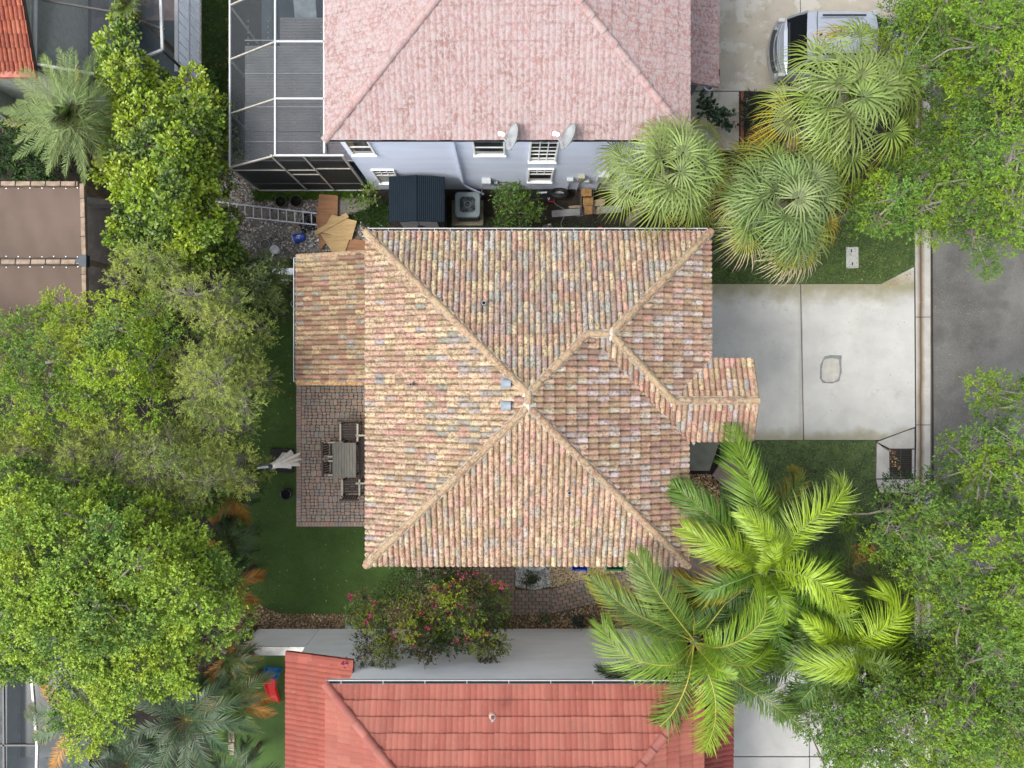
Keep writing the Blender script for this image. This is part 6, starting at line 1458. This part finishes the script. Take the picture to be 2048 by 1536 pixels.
fpx(tA,[(1528,1138),(1610,1152),(1668,1185),(1704,1220)],(6.1,7.2,7.3,6.8),.60,col=QL,tip=(.24,.36,.03),**q)
fpx(tA,[(1524,1142),(1462,1166),(1408,1182),(1354,1158)],(6.0,6.3,6.0,5.5),.52,col=(.09,.20,.015),tip=(.33,.20,.01),**q)
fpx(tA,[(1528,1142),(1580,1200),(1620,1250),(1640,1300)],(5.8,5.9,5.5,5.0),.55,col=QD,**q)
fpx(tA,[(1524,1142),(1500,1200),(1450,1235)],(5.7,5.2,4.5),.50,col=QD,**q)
fpx(tA,[(1528,1142),(1590,1165),(1650,1215),(1700,1275)],(5.9,6.3,6.2,5.8),.55,col=(.10,.21,.014),**q)
fpx(tA,[(1528,1142),(1545,1125),(1560,1090)],(6.3,7.8,8.0),.30,col=QL,**q)
tB=palm('queen_palm','bright green feathery palm over the end of the white wall, south-western of the pair',(1390,1282),5.9,.13)
y_=dict(nl=135,wd=.023,plum=.24,droop=.48,ang=(68,28),rcol=(.42,.40,.06),rr=.022)
fpx(tB,[(1388,1280),(1335,1212),(1302,1162),(1276,1112)],(6.0,6.7,6.9,6.6),.62,col=(.13,.22,.03),tip=(.16,.24,.03),**y_)
fpx(tB,[(1386,1282),(1318,1249),(1256,1218),(1184,1156)],(6.0,6.3,6.1,5.5),.55,col=(.10,.19,.02),tip=(.26,.25,.01),**y_)
fpx(tB,[(1386,1288),(1350,1328),(1286,1324),(1235,1298),(1204,1250)],(6.1,7.0,7.2,7.0,6.6),.66,col=(.17,.28,.025),**y_)
fpx(tB,[(1388,1290),(1376,1362),(1347,1424),(1312,1460),(1278,1494)],(6.0,6.3,6.1,5.8,5.3),.56,col=(.12,.21,.02),tip=(.18,.22,.02),**y_)
fpx(tB,[(1392,1290),(1416,1345),(1431,1400),(1428,1455),(1410,1502)],(6.1,7.0,7.1,6.8,6.3),.62,col=(.20,.33,.012),tip=(.26,.33,.02),**y_)
fpx(tB,[(1392,1286),(1440,1295),(1500,1268),(1532,1220),(1530,1165)],(6.1,6.9,7.0,6.9,6.5),.58,col=(.17,.29,.018),tip=(.24,.36,.02),**y_)
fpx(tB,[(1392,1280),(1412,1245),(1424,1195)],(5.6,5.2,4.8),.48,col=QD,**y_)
fpx(tB,[(1392,1288),(1470,1360),(1545,1408),(1612,1462)],(6.0,6.0,5.6,5.0),.58,col=(.11,.20,.03),tip=(.16,.25,.03),**y_)
fpx(tB,[(1386,1292),(1320,1350),(1255,1352),(1196,1338)],(5.7,5.2,4.6,3.9),.42,col=(.045,.10,.025),**y_)
fpx(tB,[(1392,1290),(1430,1335),(1470,1350)],(6.2,7.4,7.8),.35,col=(.17,.29,.02),**y_)
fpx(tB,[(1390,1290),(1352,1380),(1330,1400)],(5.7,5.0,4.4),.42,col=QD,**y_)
fpx(tB,[(1392,1282),(1448,1262),(1500,1210)],(5.7,5.6,5.2),.50,col=(.06,.13,.02),**y_)
tC=palm('queen_palm','bright green palm clump between the queen palm pair and the lower oak',(1690,1305),5.3,.13)
fpx(tC,[(1688,1303),(1735,1275),(1785,1248),(1800,1215),(1762,1182)],(5.5,6.4,6.6,6.5,6.1),.58,col=QL,**q)
fpx(tC,[(1686,1302),(1650,1232),(1690,1236),(1712,1262),(1712,1290)],(5.4,6.0,6.4,6.2,5.7),.50,col=QG,**q)
fpx(tC,[(1690,1308),(1716,1330),(1665,1337),(1606,1330)],(5.6,6.8,7.0,6.5),.52,col=QL,tip=(.22,.34,.05),**q)
fpx(tC,[(1690,1308),(1695,1362),(1710,1405),(1712,1450)],(5.4,6.0,5.8,5.2),.50,col=(.12,.22,.03),**q)
fpx(tC,[(1692,1308),(1766,1332),(1830,1360),(1886,1388)],(5.5,6.3,6.3,5.8),.46,col=(.13,.22,.02),**q)
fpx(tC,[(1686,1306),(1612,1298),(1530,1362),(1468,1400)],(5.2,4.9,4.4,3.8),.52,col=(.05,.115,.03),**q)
fpx(tC,[(1684,1302),(1620,1275),(1560,1262)],(5.2,5.2,4.6),.45,col=(.07,.14,.02),**q)
fpx(tC,[(1690,1302),(1720,1240),(1740,1210)],(5.3,5.6,5.2),.45,col=(.09,.17,.02),**q)
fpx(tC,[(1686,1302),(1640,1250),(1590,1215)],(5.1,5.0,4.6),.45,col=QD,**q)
tD=palm('dwarf_date_palm','small olive-green palm half hidden under the oak, beside the orange leaf pile',(1752,1165),2.6,.10)
for k in range(15):
    a_=2*math.pi*k/15+.2; Lp=rnd.uniform(75,110); ce=(1752,1165)
    fpx(tD,[ce,(ce[0]+Lp*.5*math.cos(a_),ce[1]-Lp*.5*math.sin(a_)),(ce[0]+Lp*math.cos(a_),ce[1]-Lp*math.sin(a_))],(2.8,3.4,2.7),.28,nl=42,wd=.02,col=(.11,.15,.02),tip=(.16,.19,.03),plum=.15)
fpx(tD,[(1752,1165),(1700,1150),(1702,1090),(1712,1025)],(2.8,3.3,3.3,2.8),.36,nl=60,wd=.022,col=(.10,.15,.03),plum=.12)
# grey-green date palm upper left
tE=palm('date_palm','grey-green date palm with many arching fronds beside the screened pool, upper left',(140,228),3.3,.16,bark='bark_dark')
N_=62
for k in range(N_):
    a_=k*2.39996; f=(k+.5)/N_; Lr=(38+107*f**.5)*rnd.uniform(.88,1.1); up=1-f
    ce=(140,228); z0=3.4; zz=(z0,z0+.95*up+.30,z0+.95*up*.7+.15-.25*f,z0+.5*up-.75*f)
    sw=rnd.uniform(-.22,.22)
    pts=[ce]+[(ce[0]+Lr*r_*math.cos(a_+sw*r_),ce[1]-Lr*r_*math.sin(a_+sw*r_)) for r_ in (.35,.72,1)]
    old=f>.72 and rnd.random()<.35
    fpx(tE,pts,zz,.32,nl=50,wd=.013,col=jit((.19,.27,.085),.22),tip=(.42,.36,.03) if old else (.21,.29,.07),plum=.12,droop=.15,vee=.3,rcol=(.16,.18,.08),rr=.012,ang=(55,30))
frond(tE,[tuple(P(150,200,3.2)),tuple(P(155,160,3.2)),tuple(P(147,130,2.6))],.2,nl=30,wd=.03,col=(.42,.28,.01))
# areca palms along the lawn edge: (centre px, z, n, radius px, colour, orange share)
def cluster(label,ce,zc,n,Rp,col,tipc,old=0,Lf=.34,wd=.030,seed=1,name='areca_palm',a0=0,a1=2*math.pi):
    t=palm(name,label,ce,zc,.07,crown=False,bark='bark_dark',cat='palm')
    r_=random.Random(seed)
    for k in range(n):
        a_=a0+(a1-a0)*(k+r_.random()*.6)/n; L_=Rp*r_.uniform(.75,1.15); sw=r_.uniform(-.3,.3); lift=r_.uniform(.3,1.0)
        pts=[ce]+[(ce[0]+L_*q_*math.cos(a_+sw*q_),ce[1]-L_*q_*math.sin(a_+sw*q_)) for q_ in (.35,.72,1)]
        o_=r_.random()<old; c_=jit((.42,.20,.03),.15) if o_ else jit(col,.25)
        fpx(t,pts,(zc,zc+lift*(0.3 if o_ else .8),zc+lift*(.0 if o_ else .6),zc-(.5 if o_ else .25)),Lf,nl=44,wd=wd,col=c_,tip=(.40,.16,.03) if o_ else tipc,plum=.08,droop=.35,vee=.25,rcol=(.20,.20,.05),rr=.012)
    return t
cluster('bright small palm under the schefflera at the top of the lawn edge',(450,640),2.0,10,75,(.07,.15,.02),(.10,.19,.03),0,seed=2)
cluster('young palm with yellow-green fronds leaning over the lawn west of the west wing',(490,775),1.9,9,62,(.07,.15,.02),(.12,.22,.02),0,seed=3)
cluster('palm with long orange dry fronds opposite the closed parasol',(462,985),2.2,11,72,(.035,.075,.02),(.05,.10,.02),.25,seed=14)
cluster('dark palm with orange fronds at the lawn edge south of the parasol',(455,1085),2.2,11,70,(.03,.07,.02),(.05,.09,.02),.30,seed=5)
cluster('dark palm with rusty fronds touching the gravel corner',(455,1170),2.2,10,70,(.03,.07,.02),(.05,.09,.02),.35,seed=6)
cluster('palm with brown-edged fronds over the west end of the garden wall',(455,1310),2.4,10,75,(.035,.075,.02),(.30,.19,.04),.2,seed=7)
cluster('large blue-green palm with glossy fronds at the bottom edge left of the red roof',(370,1440),2.8,16,135,(.030,.075,.030),(.12,.18,.05),0,Lf=.42,wd=.034,seed=8)
cluster('drooping palm with yellow-edged fronds beside the toy slide',(470,1400),2.2,10,85,(.05,.10,.02),(.26,.24,.05),.1,seed=9)
cluster('teal-green palm with one orange frond over the corner pool cage',(150,1440),2.9,14,110,(.05,.10,.045),(.24,.22,.06),.15,Lf=.40,seed=10)
cluster('blue-green palm at the very bottom, left of the pale edging stones',(250,1530),2.6,12,110,(.04,.09,.045),(.10,.16,.06),0,Lf=.40,seed=11)
cluster('dark palm at the bottom edge below the pale edging stones',(470,1560),2.2,10,90,(.03,.07,.025),(.09,.14,.05),0,Lf=.36,seed=12)
cluster('pale fan of palm fronds poking through the far left canopy',(35,1260),4.4,11,85,(.12,.19,.08),(.15,.23,.09),0,Lf=.36,seed=13)
cluster('shaded seedling palm by the black pot in the rubble yard',(455,495),1.2,7,38,(.06,.13,.02),(.10,.17,.02),0,Lf=.2,wd=.02,seed=15)
cluster('tiny red-hearted plant with green blades at the very top, beside the glass cage',(252,8),3.0,10,42,(.07,.13,.02),(.16,.18,.03),.15,Lf=.14,wd=.03,seed=16,name='ti_plant')
# ---- fan palms
def fanleaf(par,cen,hub,out,Rl,nseg,col,tipc,dry=0,spread=150,droop=.35,tilt=.0):
    hub=np.array(hub); d0=unit(np.array([[out[0],out[1],tilt]]))[0]; S=unit(np.cross(d0,UP)[None])[0]; N=np.cross(S,d0)
    th=np.radians(np.linspace(-spread,spread,nseg))+rng.normal(0,.012,nseg); L=Rl*(1-.22*(np.abs(th)/math.pi)**1.5)*rng.uniform(.9,1.06,nseg)
    D=d0[None]*np.cos(th)[:,None]+S[None]*np.sin(th)[:,None]; Wd=unit(np.cross(D,N[None])); dth=math.radians(2*spread)/nseg
    acc=np.where(np.arange(nseg)%2,1,-1)*.026
    us=[.04,.24,.50,.80,1.0]; n=nseg
    dk=droop*rng.uniform(.6,1.5,n); side=rng.normal(0,.07,n)
    pts=[]
    for i,u in enumerate(us):
        bend=max(0,u-.45)**2*3.0
        # 'cup' of the leaf: blade rises a little then falls
        p=hub+D*(L*u)[:,None]+N[None]*((.10*u-.16*u*u)*L)[:,None]-UP*(dk*bend*L)[:,None]+Wd*(side*L*bend)[:,None]+N[None]*(acc*(u>.1))[:,None]
        pts.append(p)
    ws=[dth*L*us[0]*.95,dth*L*us[1]*1.0,dth*L*.27,dth*L*.17]
    V=np.empty((n,9,3))
    for k in range(4):
        V[:,2*k]=pts[k]-Wd*(ws[k]/2)[:,None]; V[:,2*k+1]=pts[k]+Wd*(ws[k]/2)[:,None]
    V[:,8]=pts[4]; i=np.arange(n)[:,None]*9
    Q=[i+np.array([[2*k,2*k+1,2*k+3,2*k+2]]) for k in range(3)]; Tr=i+np.array([[6,7,8]])
    col=np.array(col); tipc=np.array(tipc); br=(1+rng.uniform(-.25,.22,(n,1)))
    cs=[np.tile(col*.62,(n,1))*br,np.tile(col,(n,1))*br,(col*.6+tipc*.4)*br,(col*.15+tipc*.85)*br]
    # petiole
    c0=np.array(cen); mid=(c0+hub)/2+UP*.08; pv,pf=strands(np.stack([c0,mid]),np.stack([mid,hub]),[.018,.014],[.014,.010])
    o=n*9
    npobj('frond',np.concatenate([V.reshape(-1,3),pv]),[*Q,Tr,pf+o],[*cs,np.tile(np.array([.20,.24,.05]),(len(pf),1))],M['frond'],par)
def fanpalm(label,ce,zc,n,Rp,Rl,seed,dry_dir=None,yel=None,green=(.19,.26,.065)):
    t=palm('fan_palm',label,ce,zc,.15,crown=False); r_=random.Random(seed)
    c=P(*ce,zc)
    for k in range(n):
        f=(k+.5)/n; a_=k*2.39996+r_.uniform(-.4,.4); rad=(14+Rp*f**.62)*r_.uniform(.85,1.12)
        up=1-f; z=zc+.25+1.5*up-1.1*f*f+r_.uniform(-.12,.12)
        hx=ce[0]+rad*math.cos(a_); hy=ce[1]-rad*math.sin(a_); hub=P(hx,hy,z)
        ad=a_+r_.uniform(-.2,.2); out=(math.cos(ad),math.sin(ad)); tilt=.55*up-.15-.55*f*f
        old=f>.70; col=jit(green,.14,r_); tip=tuple(x*1.08 for x in col)
        if f>.5: col=(col[0]*.95,col[1]*.98,col[2]*.6); tip=(.20,.24,.035)
        if old and yel and r_.random()<yel: col=(.15,.19,.02); tip=(.52,.38,.02)
        if old and yel and r_.random()<yel*.3: col=(.42,.30,.02); tip=(.60,.33,.02)
        if f>.78 and dry_dir is not None and math.cos(a_-dry_dir)>-.1: col=(.27,.25,.03); tip=(.90,.76,.62)
        fanleaf(t,tuple(c+Vector((0,0,.05))),tuple(hub),out,Rl*(.82+.2*f)*r_.uniform(.85,1.1),27,col,tip,spread=112+48*up if not old else 105,droop=.30+.45*f,tilt=tilt)
    return t
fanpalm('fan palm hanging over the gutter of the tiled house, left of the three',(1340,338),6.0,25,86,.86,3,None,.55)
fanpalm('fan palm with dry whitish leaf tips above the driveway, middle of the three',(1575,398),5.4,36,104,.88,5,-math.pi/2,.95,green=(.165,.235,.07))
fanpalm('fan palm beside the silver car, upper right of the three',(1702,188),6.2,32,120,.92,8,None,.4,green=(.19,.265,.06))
tf=thing('fallen_fan_leaf','orange dying fan palm leaf between the middle and upper fan palms','palm leaf',P(1530,285,3.5))
fanleaf(tf,tuple(P(1550,300,3.4)),tuple(P(1532,285,3.8)),(-.7,.7),.62,40,(.36,.25,.02),(.48,.27,.03),spread=95,droop=.3)

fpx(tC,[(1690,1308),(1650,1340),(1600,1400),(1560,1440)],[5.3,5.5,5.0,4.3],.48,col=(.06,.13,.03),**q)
fpx(tC,[(1690,1308),(1740,1300),(1795,1300),(1840,1325)],[5.3,5.8,5.7,5.2],.48,col=QG,**q)
fpx(tC,[(1690,1308),(1660,1275),(1610,1240)],[5.6,6.6,6.7],.40,col=QL,**q)
fpx(tA,[(1528,1142),(1560,1190),(1575,1240)],[6.1,6.9,6.8],.42,col=QG,**q)
fpx(tB,[(1390,1284),(1440,1320),(1500,1330),(1545,1300)],[6.0,6.4,6.2,5.6],.5,col=QG,**y_)

for tt_,ce,zc,n_,kw in ((tA,(1525,1140),5.7,10,q),(tB,(1390,1284),5.7,10,y_),(tC,(1690,1305),5.1,10,q)):
    for k in range(n_):
        a_=k*6.283/n_+rnd.uniform(-.25,.25); L_=rnd.uniform(115,190)
        if tt_ is tA and 1.2<a_<4.0: L_*=.6
        if tt_ is tB and 1.0<a_<4.6: L_*=.6
        sw=rnd.uniform(-.3,.3)
        fpx(tt_,[ce]+[(ce[0]+L_*r_*math.cos(a_+sw*r_),ce[1]-L_*r_*math.sin(a_+sw*r_)) for r_ in (.4,.75,1)],[zc,zc+.25,zc-.1,zc-.8],.5,col=jit(rnd.choice([(.06,.13,.02),(.09,.18,.02),(.12,.22,.02)]),.2),tip=(.12,.2,.02),**kw)

shrub('sapling_over_car','dark foliage between the fan palm and the oak, hiding the bonnet of the silver car',[(1775,30),(1830,20),(1880,60),(1880,150),(1800,120),(1770,80)],4.2,20,.28,30,8,.07,.032,OVATE,[[(.07,.14,.02)],[(.05,.10,.018)],[(.10,.19,.02)]],m='leaf_matt',twigvis=.3,cat='sapling')
pebbles('leaf_litter',[(500,600),(590,560),(590,1060),(740,1060),(850,1120),(850,1180),(730,1225),(560,1225),(500,1190)],110,.016,[(.35,.30,.12),(.30,.18,.08),(.5,.48,.35),(.2,.14,.06)],.02,'scattered pale leaves and petals on the artificial lawn','leaf litter',flat=.2)
pebbles('leaf_litter',[(1440,884),(1750,884),(1750,1050),(1440,1050)],80,.018,[(.35,.28,.10),(.28,.15,.06),(.05,.05,.03)],.01,'scattered dead leaves on the groundcover south of the driveway','leaf litter',flat=.2)
pebbles('leaf_litter',[(1420,470),(1828,470),(1828,530),(1762,560),(1420,560)],160,.018,[(.4,.32,.10),(.28,.15,.06),(.03,.03,.02)],.03,'scattered yellow leaves on the front lawn','leaf litter',flat=.2)

# tar seams between driveway, gutter and road
for xa,ya,xb,yb,w_ in ((1829,536,1831,884,.035),(1831,884,1829,975,.03),(1863,330,1864,560,.03),(1864,560,1866,985,.04)):
    structure(MB().bar(P(xa,ya,.008),P(xb,yb,.008),w_,.04).build('road_seam' if xa>1850 else 'driveway_seam',M['gutter_in']))
for q in ([(1758,881),(1790,869),(1829,856)],[(1756,886),(1770,897),(1779,902)]):
    for k in range(len(q)-1): structure(MB().bar(P(*q[k],.02),P(*q[k+1],.02),.018,.016).build('concrete_crack',M['gutter_in']))
